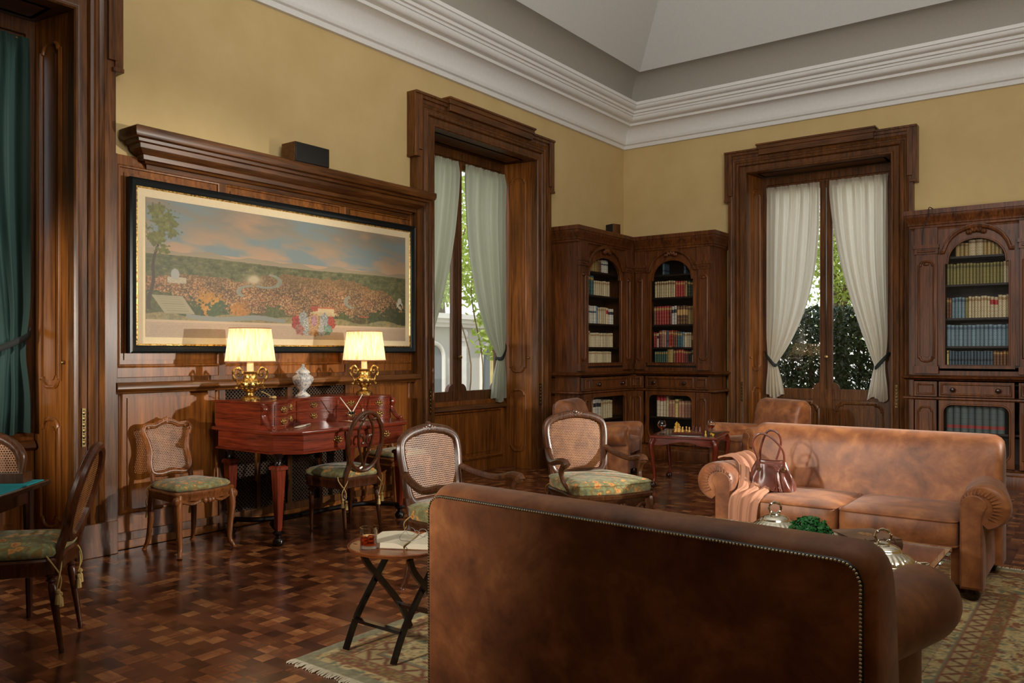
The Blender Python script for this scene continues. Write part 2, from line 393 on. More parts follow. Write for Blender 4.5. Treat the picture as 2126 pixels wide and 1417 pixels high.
# ---------------------------------------------------------------- mesh builder
class MB:
    def __init__(s):
        s.v = []; s.f = []; s.mi = []; s.uv = {}; s.cur = 0; s.T = None
    def add(s, vs, fs, uv=None):
        o = len(s.v)
        if s.T is not None: vs = [s.T @ Vector(p) for p in vs]
        s.v += [tuple(p) for p in vs]
        s.f += [tuple(i + o for i in f) for f in fs]
        s.mi += [s.cur] * len(fs)
        if uv:
            for i, q in enumerate(uv): s.uv[o + i] = q
        return s
    def box(s, x0, x1, y0, y1, z0, z1):
        e = (len(s.f) // 6 % 9) * .00013      # hairline differences so that no two faces coincide
        x0 -= e; x1 += e; y0 -= e; y1 += e; z0 -= e if z0 > .001 else 0; z1 += e
        v = [(x, y, z) for z in (z0, z1) for y in (y0, y1) for x in (x0, x1)]
        return s.add(v, [(0, 2, 3, 1), (4, 5, 7, 6), (0, 1, 5, 4), (2, 6, 7, 3), (0, 4, 6, 2), (1, 3, 7, 5)])
    def lathe(s, prof, segs=24, c=(0, 0, 0), sx=1, sy=1, rf=None):
        vs = []; n = len(prof)
        for i in range(segs):
            a = 2 * PI * i / segs
            for (r, z) in prof:
                k = rf(a, z) if rf else 1
                vs.append((c[0] + r * k * cos(a) * sx, c[1] + r * k * sin(a) * sy, c[2] + z))
        fs = []
        for i in range(segs):
            j = (i + 1) % segs
            for k in range(n - 1):
                fs.append((i * n + k, j * n + k, j * n + k + 1, i * n + k + 1))
        if prof[0][0] > 1e-4: fs.append(tuple(i * n for i in range(segs))[::-1])
        if prof[-1][0] > 1e-4: fs.append(tuple(i * n + n - 1 for i in range(segs)))
        return s.add(vs, fs)
    def tube(s, pts, r=.01, segs=10, closed=False, flat=1.0, up=None):
        P = [Vector(p) for p in pts]; n = len(P)
        R = list(r) if hasattr(r, '__len__') else [r] * n
        vs = []; prev = None
        for i in range(n):
            a = P[i - 1] if (i or closed) else P[i]; b = P[(i + 1) % n] if (i < n - 1 or closed) else P[i]
            t = (b - a).normalized()
            if up is not None: nn = Vector(up)
            elif prev is None:
                nn = Vector((0, 0, 1)) if abs(t.z) < .9 else Vector((1, 0, 0))
            else: nn = prev
            nn = (nn - t * nn.dot(t)).normalized(); prev = nn
            bb = t.cross(nn)
            for k in range(segs):
                q = 2 * PI * k / segs
                vs.append(P[i] + nn * (R[i] * cos(q)) + bb * (R[i] * flat * sin(q)))
        fs = []
        for i in range(n if closed else n - 1):
            j = (i + 1) % n
            for k in range(segs):
                l = (k + 1) % segs
                fs.append((i * segs + k, i * segs + l, j * segs + l, j * segs + k))
        if not closed:
            fs.append(tuple(range(segs))[::-1]); fs.append(tuple((n - 1) * segs + k for k in range(segs)))
        return s.add(vs, fs)
    def sweep(s, prof, path, nrm, closed=False):
        # prof [(a,b)]: a to the left of travel (in plane), b along nrm; mitred at the path's corners
        P = [Vector(p) for p in path]; N = Vector(nrm).normalized(); n = len(P); m = len(prof); vs = []
        for i in range(n):
            d1 = (P[i] - P[i - 1]).normalized() if (i or closed) else None
            d2 = (P[(i + 1) % n] - P[i]).normalized() if (i < n - 1 or closed) else None
            d1 = d1 or d2; d2 = d2 or d1
            s1 = N.cross(d1).normalized(); s2 = N.cross(d2).normalized()
            mt = (s1 + s2); mt = mt.normalized() if mt.length > 1e-5 else s1
            k = 1 / max(.25, mt.dot(s1))
            for (a, b) in prof: vs.append(P[i] + mt * (a * k) + N * b)
        fs = []
        for i in range(n if closed else n - 1):
            j = (i + 1) % n
            for k in range(m):
                l = (k + 1) % m
                fs.append((i * m + k, j * m + k, j * m + l, i * m + l))
        if not closed:
            fs.append(tuple(range(m))); fs.append(tuple((n - 1) * m + k for k in range(m))[::-1])
        return s.add(vs, fs)
    def prism(s, poly, o, ex, ey, ez):
        # polygon in (ex,ey) from o, thickened along the vector ez
        o, ex, ey, ez = map(Vector, (o, ex, ey, ez)); n = len(poly)
        v = [o + ex * a + ey * b for a, b in poly]; v += [p + ez for p in v]
        fs = [tuple(range(n))[::-1], tuple(range(n, 2 * n))]
        fs += [(i, (i + 1) % n, n + (i + 1) % n, n + i) for i in range(n)]
        return s.add(v, fs)
    def face(s, pts, uv=None):
        return s.add(pts, [tuple(range(len(pts)))], uv)
    def grid(s, fn, nu, nv, cu=False, uvf=None):
        vs = []; uv = [] if uvf else None
        for j in range(nv + 1):
            for i in range(nu if cu else nu + 1):
                vs.append(fn(i / nu, j / nv))
                if uvf: uv.append(uvf(i / nu, j / nv))
        w = nu if cu else nu + 1; fs = []
        for j in range(nv):
            for i in range(nu):
                k = (i + 1) % w
                fs.append((j * w + i, j * w + k, (j + 1) * w + k, (j + 1) * w + i))
        return s.add(vs, fs, uv)
    def sq(s, c, r, e1=.5, e2=.5, nu=24, nv=14, fn=None):
        # superquadric: soft block or ball
        pw = lambda x, e: math.copysign(abs(x) ** e, x)
        vs = []; fs = []
        for j in range(nv + 1):
            ph = -PI / 2 + PI * j / nv
            for i in range(nu):
                th = 2 * PI * i / nu
                p = (r[0] * pw(cos(ph), e1) * pw(cos(th), e2), r[1] * pw(cos(ph), e1) * pw(sin(th), e2), r[2] * pw(sin(ph), e1))
                if fn: p = fn(p)
                vs.append((c[0] + p[0], c[1] + p[1], c[2] + p[2]))
        for j in range(nv):
            for i in range(nu):
                k = (i + 1) % nu
                fs.append((j * nu + i, j * nu + k, (j + 1) * nu + k, (j + 1) * nu + i))
        return s.add(vs, fs)
    def ball(s, c, r, n=10):
        r = r if hasattr(r, '__len__') else (r, r, r)
        return s.sq(c, r, 1, 1, n, max(5, n // 2 + 1))
    def build(s, name, mats, parent=None, ang=38, bevel=0, smooth=True, merge=0):
        me = bpy.data.meshes.new(name)
        me.from_pydata(s.v, [], s.f)
        bm = bmesh.new(); bm.from_mesh(me)
        if s.uv:
            bm.verts.ensure_lookup_table(); L = bm.loops.layers.uv.new('UVMap')
            for f in bm.faces:
                for l in f.loops: l[L].uv = s.uv.get(l.vert.index, (0, 0))
        for f, k in zip(bm.faces, s.mi): f.material_index = k; f.smooth = smooth
        if merge: bmesh.ops.remove_doubles(bm, verts=bm.verts, dist=merge)
        bmesh.ops.recalc_face_normals(bm, faces=bm.faces)
        if smooth:
            A = rad(ang)
            for e in bm.edges:
                if len(e.link_faces) == 2 and e.calc_face_angle(0) > A: e.smooth = False
        bm.to_mesh(me); bm.free()
        for m in (mats if isinstance(mats, (list, tuple)) else [mats]): me.materials.append(M[m] if isinstance(m, str) else m)
        o = bpy.data.objects.new(name, me); COL.objects.link(o)
        if parent: o.parent = parent
        if bevel:
            b = o.modifiers.new('bevel', 'BEVEL'); b.width = bevel; b.segments = 2; b.limit_method = 'ANGLE'; b.angle_limit = rad(40)
        return o

def thing(name, label, cat, loc=(0, 0, 0), rotz=0, group=None):
    o = bpy.data.objects.new(name, None); COL.objects.link(o)
    o.empty_display_size = .1
    o.location = loc; o.rotation_euler = (0, 0, rotz); o['label'] = label; o['category'] = cat
    if group: o['group'] = group
    return o
def tag(o, label, cat, group=None):
    o['label'] = label; o['category'] = cat
    if group: o['group'] = group
    return o
def struct(o, label=None, cat=None):
    o['kind'] = 'structure'
    if label: o['label'] = label
    if cat: o['category'] = cat
    return o
def dup(root, loc, rotz=0, label=None, group=None):
    r = root.copy(); COL.objects.link(r); r.location = loc; r.rotation_euler = (0, 0, rotz)
    if label: r['label'] = label
    if group: r['group'] = group
    for ch in list(root.children):
        c = ch.copy(); COL.objects.link(c); c.parent = r
        for g in list(ch.children):
            d = g.copy(); COL.objects.link(d); d.parent = c
    return r
def bez(pts, n=8):
    # smooth curve through the points
    P = [Vector(p) for p in pts]; out = []
    for i in range(len(P) - 1):
        p0 = P[max(i - 1, 0)]; p1 = P[i]; p2 = P[i + 1]; p3 = P[min(i + 2, len(P) - 1)]
        for k in range(n):
            t = k / n
            out.append(.5 * ((2 * p1) + (p2 - p0) * t + (2 * p0 - 5 * p1 + 4 * p2 - p3) * t * t + (3 * p1 - p0 - 3 * p2 + p3) * t ** 3))
    out.append(P[-1]); return out
def cbez(pts, n=6):
    P = [Vector(p) for p in pts]; m = len(P); out = []
    for i in range(m):
        p0, p1, p2, p3 = P[i - 1], P[i], P[(i + 1) % m], P[(i + 2) % m]
        for k in range(n):
            t = k / n
            out.append(.5 * ((2 * p1) + (p2 - p0) * t + (2 * p0 - 5 * p1 + 4 * p2 - p3) * t * t + (3 * p1 - p0 - 3 * p2 + p3) * t ** 3))
    return out
def paint(name, w, h, nx, ny, fn, mat, parent=None):
    # flat sheet (local x 0..w, y 0..h) whose own colours are set per vertex
    xs = np.linspace(0, w, nx); ys = np.linspace(0, h, ny); X, Y = np.meshgrid(xs, ys)
    v = [(float(a), float(b), 0.) for a, b in zip(X.ravel(), Y.ravel())]
    f = [(j * nx + i, j * nx + i + 1, (j + 1) * nx + i + 1, (j + 1) * nx + i) for j in range(ny - 1) for i in range(nx - 1)]
    me = bpy.data.meshes.new(name); me.from_pydata(v, [], f)
    rgb = np.clip(fn(X, Y), 0, 1)
    lin = np.where(rgb <= .04045, rgb / 12.92, ((rgb + .055) / 1.055) ** 2.4)
    rgba = np.concatenate([lin.reshape(-1, 3), np.ones((nx * ny, 1))], 1).astype(np.float32)
    a = me.color_attributes.new('Col', 'FLOAT_COLOR', 'POINT'); a.data.foreach_set('color', rgba.ravel())
    me.materials.append(M[mat]); o = bpy.data.objects.new(name, me); COL.objects.link(o)
    if parent: o.parent = parent
    return o
def vnoise(X, Y, seed=0):
    # smooth value noise on numpy arrays
    r = np.random.default_rng(seed).random((64, 64)); xi = np.floor(X).astype(int); yi = np.floor(Y).astype(int)
    fx = X - xi; fy = Y - yi; fx = fx * fx * (3 - 2 * fx); fy = fy * fy * (3 - 2 * fy); g = lambda a, b: r[a % 64, b % 64]
    return (g(xi, yi) * (1 - fx) + g(xi + 1, yi) * fx) * (1 - fy) + (g(xi, yi + 1) * (1 - fx) + g(xi + 1, yi + 1) * fx) * fy
def fbm(X, Y, seed=0, o=4):
    return sum(vnoise(X * 2 ** k, Y * 2 ** k, seed + k) * .5 ** k for k in range(o)) / (2 - .5 ** (o - 1))

# ================================================================ ROOM SHELL
LX, LY, ZC = 8.6, -13.6, 4.277
C1, C3 = -3.185, -8.60          # centres of the two openings in the left wall
C2 = 2.70                       # centre of the opening in the back wall
mb = MB(); mb.box(-.55, LX + .2, LY - .2, .55, -.12, 0)
struct(mb.build('floor', 'floor', smooth=False))
def wall_pieces(mb, spans, holes, ztop, along):
    a0, a1 = spans; cur = a0
    for (c, hw) in sorted(holes):
        along(mb, cur, c - hw, 0, ztop); along(mb, c - hw, c + hw, 3.76, ztop); cur = c + hw
    along(mb, cur, a1, 0, ztop)
mb = MB(); wall_pieces(mb, (LY, .0), [(C1, .93), (C3, .93)], 7.2, lambda m, a, b, z0, z1: m.box(-.5, 0, a, b, z0, z1))
struct(mb.build('wall_left', 'wall', smooth=False))
mb = MB(); wall_pieces(mb, (-.5, LX), [(C2, .88)], 7.2, lambda m, a, b, z0, z1: m.box(a, b, 0, .5, z0, z1))
struct(mb.build('wall_back', 'wall', smooth=False))
mb = MB(); mb.box(LX, LX + .2, LY, .5, 0, 7.2); struct(mb.build('wall_right', 'wall', smooth=False))
mb = MB(); mb.box(-.5, LX + .2, LY - .2, LY, 0, 7.2); struct(mb.build('wall_front', 'wall', smooth=False))
def ring_loft(mb, prof):
    n = len(prof); v = []
    for p, z in prof: v += [(p, LY + p, z), (LX - p, LY + p, z), (LX - p, -p, z), (p, -p, z)]
    f = [(k * 4 + i, k * 4 + (i + 1) % 4, (k + 1) * 4 + (i + 1) % 4, (k + 1) * 4 + i) for k in range(n - 1) for i in range(4)]
    mb.add(v, f)
mb = MB()
crown = [(0, 4.277), (.035, 4.28), (.045, 4.325), (.07, 4.335), (.085, 4.365)]
crown += [(.085 + .14 * (1 - cos(a)), 4.365 + .17 * sin(a)) for a in np.linspace(0.05, PI / 2, 9)]
crown += [(.245, 4.535), (.25, 4.565), (.27, 4.57)] + [(.27 + .06 * sin(a), 4.57 + .06 * (1 - cos(a))) for a in np.linspace(.2, PI / 2, 5)]
crown += [(.345, 4.632), (.35, 4.655), (.375, 4.66), (.38, 4.69)] + [(.38 + .055 * sin(a), 4.69 + .05 * (1 - cos(a))) for a in np.linspace(.2, PI / 2, 5)]
crown += [(.45, 4.745), (.45, 4.784), (.28, 4.80)]
ring_loft(mb, crown); struct(mb.build('trim_1', 'plaster', ang=30), 'white stepped plaster crown cornice running round the top of the walls', 'cornice')
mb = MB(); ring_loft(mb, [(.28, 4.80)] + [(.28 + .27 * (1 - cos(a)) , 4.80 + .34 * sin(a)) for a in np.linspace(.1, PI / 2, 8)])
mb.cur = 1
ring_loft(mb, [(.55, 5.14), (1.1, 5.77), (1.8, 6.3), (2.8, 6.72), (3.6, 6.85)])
mb.face([(3.6, LY + 3.6, 6.85), (LX - 3.6, LY + 3.6, 6.85), (LX - 3.6, -3.6, 6.85), (3.6, -3.6, 6.85)])
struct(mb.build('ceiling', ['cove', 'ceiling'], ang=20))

# ================================================================ MOULDING HELPERS
MOLD = [(-.014, 0), (-.014, .006), (-.008, .014), (0, .016), (.006, .010), (.014, .006), (.014, 0)]
def outline(w, h, top=None, bot=None, r=.06):
    # closed outline of a panel from (0,0); 'arch' ends step in and round over
    def end(kind, fl):
        if kind == 'arch':
            s = min(.02, w * .1); k = min(r, w * .28)
            p = [(0, -k), (s, -k)] + [(s + k * (1 - cos(a)), -k + k * sin(a)) for a in np.linspace(.15, PI / 2, 6)]
        elif kind == 'scoop':
            k = r; p = [(0, -k - .02), (.02, -k - .02)] + [(.02 + k * (1 - cos(a)), -k - .02 + k * sin(a)) for a in np.linspace(.15, PI / 2, 6)] + [(.02 + k, -.0)]
        elif kind == 'notch':
            k = r; p = [(0, -k)] + [(k - k * cos(a), -k * (1 - 0) + k * 0) if 0 else (k * sin(a) * 1.0, -k * cos(a)) for a in np.linspace(.1, PI / 2, 6)]
        else: p = [(0, 0)]
        return p
    T = [(x, h + y) for x, y in end(top, 1)]; T += [(w - x, y) for x, y in reversed(T)]
    B = [(x, -y) for x, y in end(bot, 1)]; Bf = B + [(w - x, y) for x, y in reversed(B)]
    pts = T + list(reversed(Bf))
    out = []
    for p in pts:
        if not out or (abs(p[0] - out[-1][0]) + abs(p[1] - out[-1][1])) > 1e-4: out.append(p)
    if abs(out[0][0] - out[-1][0]) + abs(out[0][1] - out[-1][1]) < 1e-4: out.pop()
    return out
def panel(mb, o, ex, ey, w, h, top=None, bot=None, r=.06, k=1.0, field=True, raise_=.008):
    # moulded outline plus a raised field, lying on the plane o/ex/ey
    o, ex, ey = Vector(o), Vector(ex).normalized(), Vector(ey).normalized(); n = ex.cross(ey)
    ol = outline(w, h, top, bot, r)
    mb.sweep([(a * k, b * k) for a, b in MOLD], [o + ex * x + ey * y for x, y in ol], n, True)
    if field and w > .12 and h > .12:
        i = .035 * k + .012
        inner = outline(w - 2 * i, h - 2 * i, top, bot, max(.02, r - .01))
        mb.prism(inner, o + ex * i + ey * i, ex, ey, n * raise_)

# ================================================================ PANELLING ON THE LEFT WALL
pn = struct(thing('trim_2', 'walnut wainscot with heavy cornice shelf below the ochre wall behind the desk', 'panelling')); del pn['category']
Y0, Y1 = -7.40, -4.33
mb = MB(); mb.box(.0, .03, Y0, -6.5, 0, 2.8); mb.box(0, .03, -5.26, Y1, 0, 2.8); mb.box(0, .03, -6.5, -5.26, 1.15, 2.8); mb.box(0, .03, -6.5, -5.26, 0, .12)
ex, ey = (0, 1, 0), (0, 0, 1)
for a, b in ((-7.34, -6.57), (-5.2, -4.42)):
    panel(mb, (.03, a, .26), ex, ey, b - a, .86)
for a, b in ((-7.36, -6.56), (-6.5, -5.32), (-5.26, -4.4)):
    panel(mb, (.03, a, 1.30), ex, ey, b - a, 1.42, k=.9)
mb.build('panels', 'walnut_panel', pn)
mb = MB()
for y in (-7.395, -6.53, -5.23, -4.355): mb.box(.03, .042, y - .03, y + .03, 0, 2.8)
for z in (.06, 1.16): mb.box(.028, .041, Y0, Y1, z, z + .06)
mb.build('stiles', 'walnut', pn, bevel=.004)
mb = MB()
prof = [(0, 0), (0, .065), (.008, .075), (.02, .082), (.045, .082), (.06, .07), (.066, .055), (.08, .05), (.08, 0)]
mb.sweep(prof, [(.03, Y1, 1.185), (.03, Y0, 1.185)], (1, 0, 0)); mb.build('chair_rail', 'walnut_y', pn)
mb = MB(); mb.sweep([(0, 0), (0, .03), (.13, .03), (.145, .02), (.16, .0)], [(.03, Y1, 0), (.03, Y0, 0)], (1, 0, 0)); mb.build('skirting', 'walnut_y', pn)
mb = MB()
cp = [(0, 0), (.02, .0), (.03, .03), (.05, .035), (.06, .05), (.085, .055), (.09, .085), (.12, .10), (.15, .12), (.155, .15), (.185, .155), (.19, .175), (.225, .18), (.235, .205), (.235, .245), (.22, .255), (0, .255)]
Zc = 2.725
mb.sweep([(-b, a) for a, b in cp], [(.03, -4.30, Zc), (.03, -7.37, Zc)], (1, 0, 0)) if 0 else None
# profile (projection, height) carried along y and returned to the wall at both ends
def cornice_run(mb, prof, y0, y1, x0, z0, ret=True):
    n = len(prof)
    ends = [(y0, 1), (y1, -1)]; v = []
    for (y, s) in ends:
        for (d, h) in prof: v.append((x0 + d, y - s * (d if ret else 0) * .9 + s * .235 * .9 * (1 if ret else 0), z0 + h))
    f = [(k, (k + 1) % n, n + (k + 1) % n, n + k) for k in range(n)]
    # end returns: straight faces back to the wall
    base = len(v); w = []
    for e, (y, s) in enumerate(ends):
        for (d, h) in prof: w.append((x0, v[e * n + prof.index((d, h))][1], z0 + h))
    mb.add(v + w, f + [(e * n + k, e * n + (k + 1) % n, 2 * n + e * n + (k + 1) % n, 2 * n + e * n + k) for e in (0, 1) for k in range(n)])
cornice_run(mb, cp, -7.35, -4.27, .03, Zc)
mb.build('cornice_shelf', 'walnut_y', pn)
for i, (z0, z1) in enumerate(((.12, .98), (1.0, 1.15))):
    mb = MB()
    mb.grid(lambda s, t: (.022, -6.5 + 1.24 * s, z0 + (z1 - z0) * t), 1, 1, uvf=lambda s, t: (1.24 * s, (z1 - z0) * t))
    mb.build('lattice', 'grille', pn)
mb = MB(); mb.box(.0, .035, -6.5, -5.26, .97, 1.01); mb.box(0, .045, -5.905, -5.855, .12, 1.15); mb.box(0, .045, -6.21, -6.18, .12, .98); mb.box(0, .045, -5.56, -5.53, .12, .98); mb.build('lattice_frame', 'walnut', pn)
mb = MB(); mb.box(-.002, .004, -6.5, -5.26, .0, 1.15); mb.build('lattice_backing', 'ebony', pn)

# ================================================================ WINDOWS
def window(num, loc, rot, HO, HI, HS, door=False, label=''):
    r = struct(thing('window_%d' % num, label, 'window', loc, rot)); del r['category']
    ZT = 3.70; w = HO - HI
    mb = MB()
    prof = [(0, 0), (0, .082), (.010, .092), (.024, .092), (.032, .076), (.042, .080), (.085, .084), (.092, .074), (.104, .096), (.122, .102), (.138, .094), (.15, .076), (.165, .078), (.172, .088), (.19, .094), (.2, .102), (w, .102), (w, 0)]
    mb.sweep(prof, [(-HI, 0, 0), (-HI, 0, ZT), (HI, 0, ZT), (HI, 0, 0)], (0, -1, 0))
    mb.build('casing', 'walnut', r)
    mb = MB()
    for s in (-1, 1):
        a, b = sorted((s * (HO - .012), s * (HO + .045))); mb.box(a, b, -.12, 0, 3.36, 3.99)
        a, b = sorted((s * (HO - .06), s * (HO + .0))); mb.box(a, b, -.125, 0, 3.42, 3.99)
        a, b = sorted((s * (HO - .03), s * (HO + .047))); mb.box(a, b, -.128, 0, 3.345, 3.375)
    mb.box(-HO - .045, HO + .045, -.12, 0, 3.935, 3.99); mb.box(-HO - .045, HO + .045, -.135, 0, 3.97, 3.995)
    mb.build('crossette', 'walnut', r, bevel=.004)
    mb = MB(); q = HO * .64
    mb.box(-q, q, -.16, 0, 3.97, 4.03); mb.box(-q + .02, q - .02, -.145, 0, 3.90, 3.975); mb.box(-q - .01, q + .01, -.175, 0, 4.015, 4.038)
    mb.build('head_cap', 'walnut_x', r, bevel=.005)
    mb = MB()
    for s in (-1, 1):
        a, b = sorted((s * (HI + .0), s * (HO + .01))); mb.box(a, b, -.115, 0, 0, .23)
    mb.build('plinth', 'walnut', r, bevel=.004)
    mb = MB(); mb.box(-HI - .02, HI + .02, 0, .5, ZT + .005, ZT + .055)
    panel(mb, (-HI + .1, .06, ZT + .005), (1, 0, 0), (0, 1, 0), 2 * HI - .2, .26, field=False); mb.build('soffit', 'walnut_x', r)
    for s in (-1, 1):
        A = Vector((s * HI, -.0, 0)); B = Vector((s * (HS + .06), .37, 0)); e = B - A; L = e.length; e.normalize()
        mb = MB()
        mb.prism([(0, 0), (L, 0), (L, ZT), (0, ZT)], A, e, (0, 0, 1), Vector((s * .03, .01, 0)))
        # panel frame must face the opening
        if s < 0: o, xx = B, -e
        else: o, xx = A, e
        ez = Vector((0, 0, 1)); nn = xx.cross(ez)
        if nn.x * s > 0: o, xx = (A, e) if s < 0 else (B, -e)
        up0 = 1.16
        panel(mb, o + xx * (L * .22) + ez * up0, xx, ez, L * .56, 2.36, 'arch', 'arch', .07)
        panel(mb, o + xx * (L * .22) + ez * .2, xx, ez, L * .56, .74, 'arch', 'arch', .07)
        c = mb.build('shutter', 'walnut_panel', r)
        kb = MB(); kp = A + e * (L * .1) + Vector((-s * .012, 0, 1.33)); kb.ball(kp, .014, 8); kb.build('knob', 'brass', c)
        pl = MB(); xx0 = s * (HI + .063)
        pl.box(xx0 - .012, xx0 + .012, -.089, -.078, .76, 1.02)
        for k in range(6): pl.ball((xx0, -.090, .79 + k * .040), (.010, .006, .017), 6)
        pl.build('bolt_plate', 'bronze', r)
    # fixed frame
    mb = MB(); y0, y1 = .37, .45; zs = 0 if door else .84
    for s in (-1, 1):
        a, b = sorted((s * (HS + .0), s * (HI + .02))); mb.box(a, b, y0, y1 + .05, 0, ZT)
    mb.box(-HI, HI, y0, y1 + .05, 3.60, ZT)
    mb.build('frame', 'walnut', r, bevel=.004)
    gz0, gz1 = (.95 if not door else .93), 3.50; y0, y1 = .40, .445
    for s in (-1, 1):
        mb = MB()
        a, b = sorted((s * (HS - .055), s * (HS))); mb.box(a, b, y0, y1, zs, 3.60)
        a, b = sorted((s * .005, s * .075)); mb.box(a, b, y0, y1, zs, 3.60)
        mb.box(min(0, s * HS), max(0, s * HS), y0, y1, 3.5, 3.60); mb.box(min(0, s * HS), max(0, s * HS), y0, y1, zs if not door else .80, gz0)
        # stiles' mouldings and scooped corners of the glass
        for xq in (.016, .07):
            mb.tube([(s * xq, y0 - .002, zs), (s * xq, y0 - .002, 3.58)], .008, 6)
        for cx, sg in ((s * .075, s), (s * (HS - .055), -s)):
            R = .085
            arc = [(cx + sg * R * (1 - sin(t)) , gz0 + R * (1 - cos(t))) for t in np.linspace(0, PI / 2, 8)]
            poly = [(cx, gz0 - .002)] + [(cx + sg * (R - R * sin(t)), gz0 + R - R * cos(t)) for t in np.linspace(0, PI / 2, 8)]
            poly = [(cx, gz0)] + [(cx + sg * R * cos(t), gz0 + R * sin(t)) for t in np.linspace(0, PI / 2, 8)]
            mb.prism([(p, q) for p, q in poly], (0, y0 - .008, 0), (1, 0, 0), (0, 0, 1), (0, y1 - y0 + .008, 0))
        if door:
            mb.box(min(0, s * HS), max(0, s * HS), y0, y1, 0, .14); mb.box(min(0, s * HS), max(0, s * HS), y0 + .012, y1, .14, .8)
            x0 = .10 if s > 0 else -HS + .07
            panel(mb, (x0, y0 + .012, .18), (1, 0, 0), (0, 0, 1), HS - .17, .58, 'scoop', 'scoop', .07, 1.4)
        sa = mb.build('sash', 'walnut', r)
        g = MB(); a, b = sorted((s * .075, s * (HS - .055))); g.box(a, b, .42, .426, gz0, gz1); g.build('glass', 'pane', sa)
    kb = MB(); kb.lathe([(.0, 0), (.012, 0), (.01, .02), (.02, .028), (.024, .04), (.018, .052), (0, .056)], 12)
    k = kb.build('knob', 'brass', r); k.location = (.01, .395, 1.34); k.rotation_euler = (PI / 2, 0, 0)
    if not door:
        mb = MB(); mb.box(-HS - .05, HS + .05, .36, .45, 0, .84)
        panel(mb, (-HS + .02, .36, .16), (1, 0, 0), (0, 0, 1), 2 * HS - .04, .56, k=1.5)
        mb.build('apron_panel', 'walnut_panel', r)
        mb = MB(); mb.sweep([(0, 0), (0, .012), (.012, .03), (.03, .045), (.05, .05), (.062, .04), (.066, 0)], [(HS + .05, .37, .79), (-HS - .05, .37, .79)], (0, -1, 0)); mb.build('sill', 'walnut_x', r)
    return r
window(1, (0, C1, 0), PI / 2, 1.19, .915, .80, label='tall walnut-cased window with green curtains in the left wall beyond the panelling')
window(3, (0, C3, 0), PI / 2, 1.19, .915, .80, label='walnut-cased window at the far left edge with teal curtain')
window(2, (C2, 0, 0), 0, 1.10, .86, .75, door=True, label='tall walnut-cased glazed garden door with cream curtains in the back wall')

# ================================================================ CURTAINS
def curtain(loc, rot, HS, s, mat, label, ztie=1.27, ex=3.0, zt=3.56, zb=.82, nf=5, tiew=.13, flare=.22, seed=1):
    rr = random.Random(seed); ph = [rr.uniform(0, 6.28) for _ in range(4)]
    xi0 = .065; xo = HS - .02
    def edge(z):
        if z > ztie:
            q = (zt - z) / (zt - ztie); return xi0 + (xo - tiew - xi0) * q ** ex
        q = (ztie - z) / (ztie - zb); return xo - tiew - (flare - tiew) * q ** .8
    def out(z):
        k = math.exp(-((z - ztie) / .22) ** 2); return xo + .02 - .03 * k
    def fn(u, t):
        z = zt + (zb - zt) * t
        a, b = edge(z), out(z)
        k = math.exp(-((z - ztie) / .18) ** 2)
        top = min(1, t * 12 + .35)
        uu = u + .03 * sin(9 * t + ph[0]) * (1 - abs(2 * u - 1))
        amp = .030 * top * (1 - .6 * k)
        w = max(.1, (b - a) / (xo - xi0))
        y = .325 + amp * (sin(2 * PI * nf * uu + ph[1]) + (.35 + .5 * max(0, 1 - t * 5)) * sin(2 * PI * nf * 2.6 * uu + ph[2] + 2 * t)) - .02 * k
        zz = z + (.03 * t ** 8) * sin(7 * u + ph[3])
        return (s * (a + (b - a) * u), y, zz)
    mb = MB(); mb.grid(fn, 90, 70)
    c = mb.build('curtain', mat, ang=180); c.location = loc; c.rotation_euler = (0, 0, rot)
    tag(c, label, 'curtain')
    e = edge(ztie)
    tb = MB(); pts = bez([(s * (e - .012), .34, ztie - .015), (s * (e + .02), .272, ztie - .02), (s * (e + tiew * .5), .262, ztie + .03), (s * (xo + .0), .28, ztie + .11), (s * (xo + .035), .33, ztie + .16)], 6)
    tb.tube(pts, .022, 8, flat=.25, up=(0, 0, 1)); tb.build('tieback', 'tieback', c)
    rod = MB(); rod.tube([(s * xi0, .345, zt - .01), (s * (xo + .02), .345, zt - .01)], .006, 6); rod.build('rod', 'brass', c)
    return c
R9 = PI / 2
curtain((0, C1, 0), R9, .80, 1, 'curtain_green', 'pale green curtain tied back over the right leaf of the left-wall window', 1.34, 2.8, seed=2)
curtain((0, C1, 0), R9, .80, -1, 'curtain_green', 'pale green curtain over the left leaf of the left-wall window, half hidden by its casing', 1.34, 2.0, seed=3)
curtain((C2, 0, 0), 0, .75, -1, 'curtain_cream', 'cream curtain tied back to the left of the garden door', 1.25, 3.0, seed=4)
curtain((C2, 0, 0), 0, .75, 1, 'curtain_cream', 'cream curtain tied back to the right of the garden door', 1.23, 1.7, seed=5)
curtain((0, C3, 0), R9, .80, 1, 'curtain_teal', 'dark teal curtain tied back at the far left edge', 1.40, 2.6, seed=6, tiew=.34, flare=.42)
curtain((0, C3, 0), R9, .80, -1, 'curtain_teal', 'dark teal curtain on the outer leaf of the far left window, out of the frame', 1.40, 2.6, seed=7)

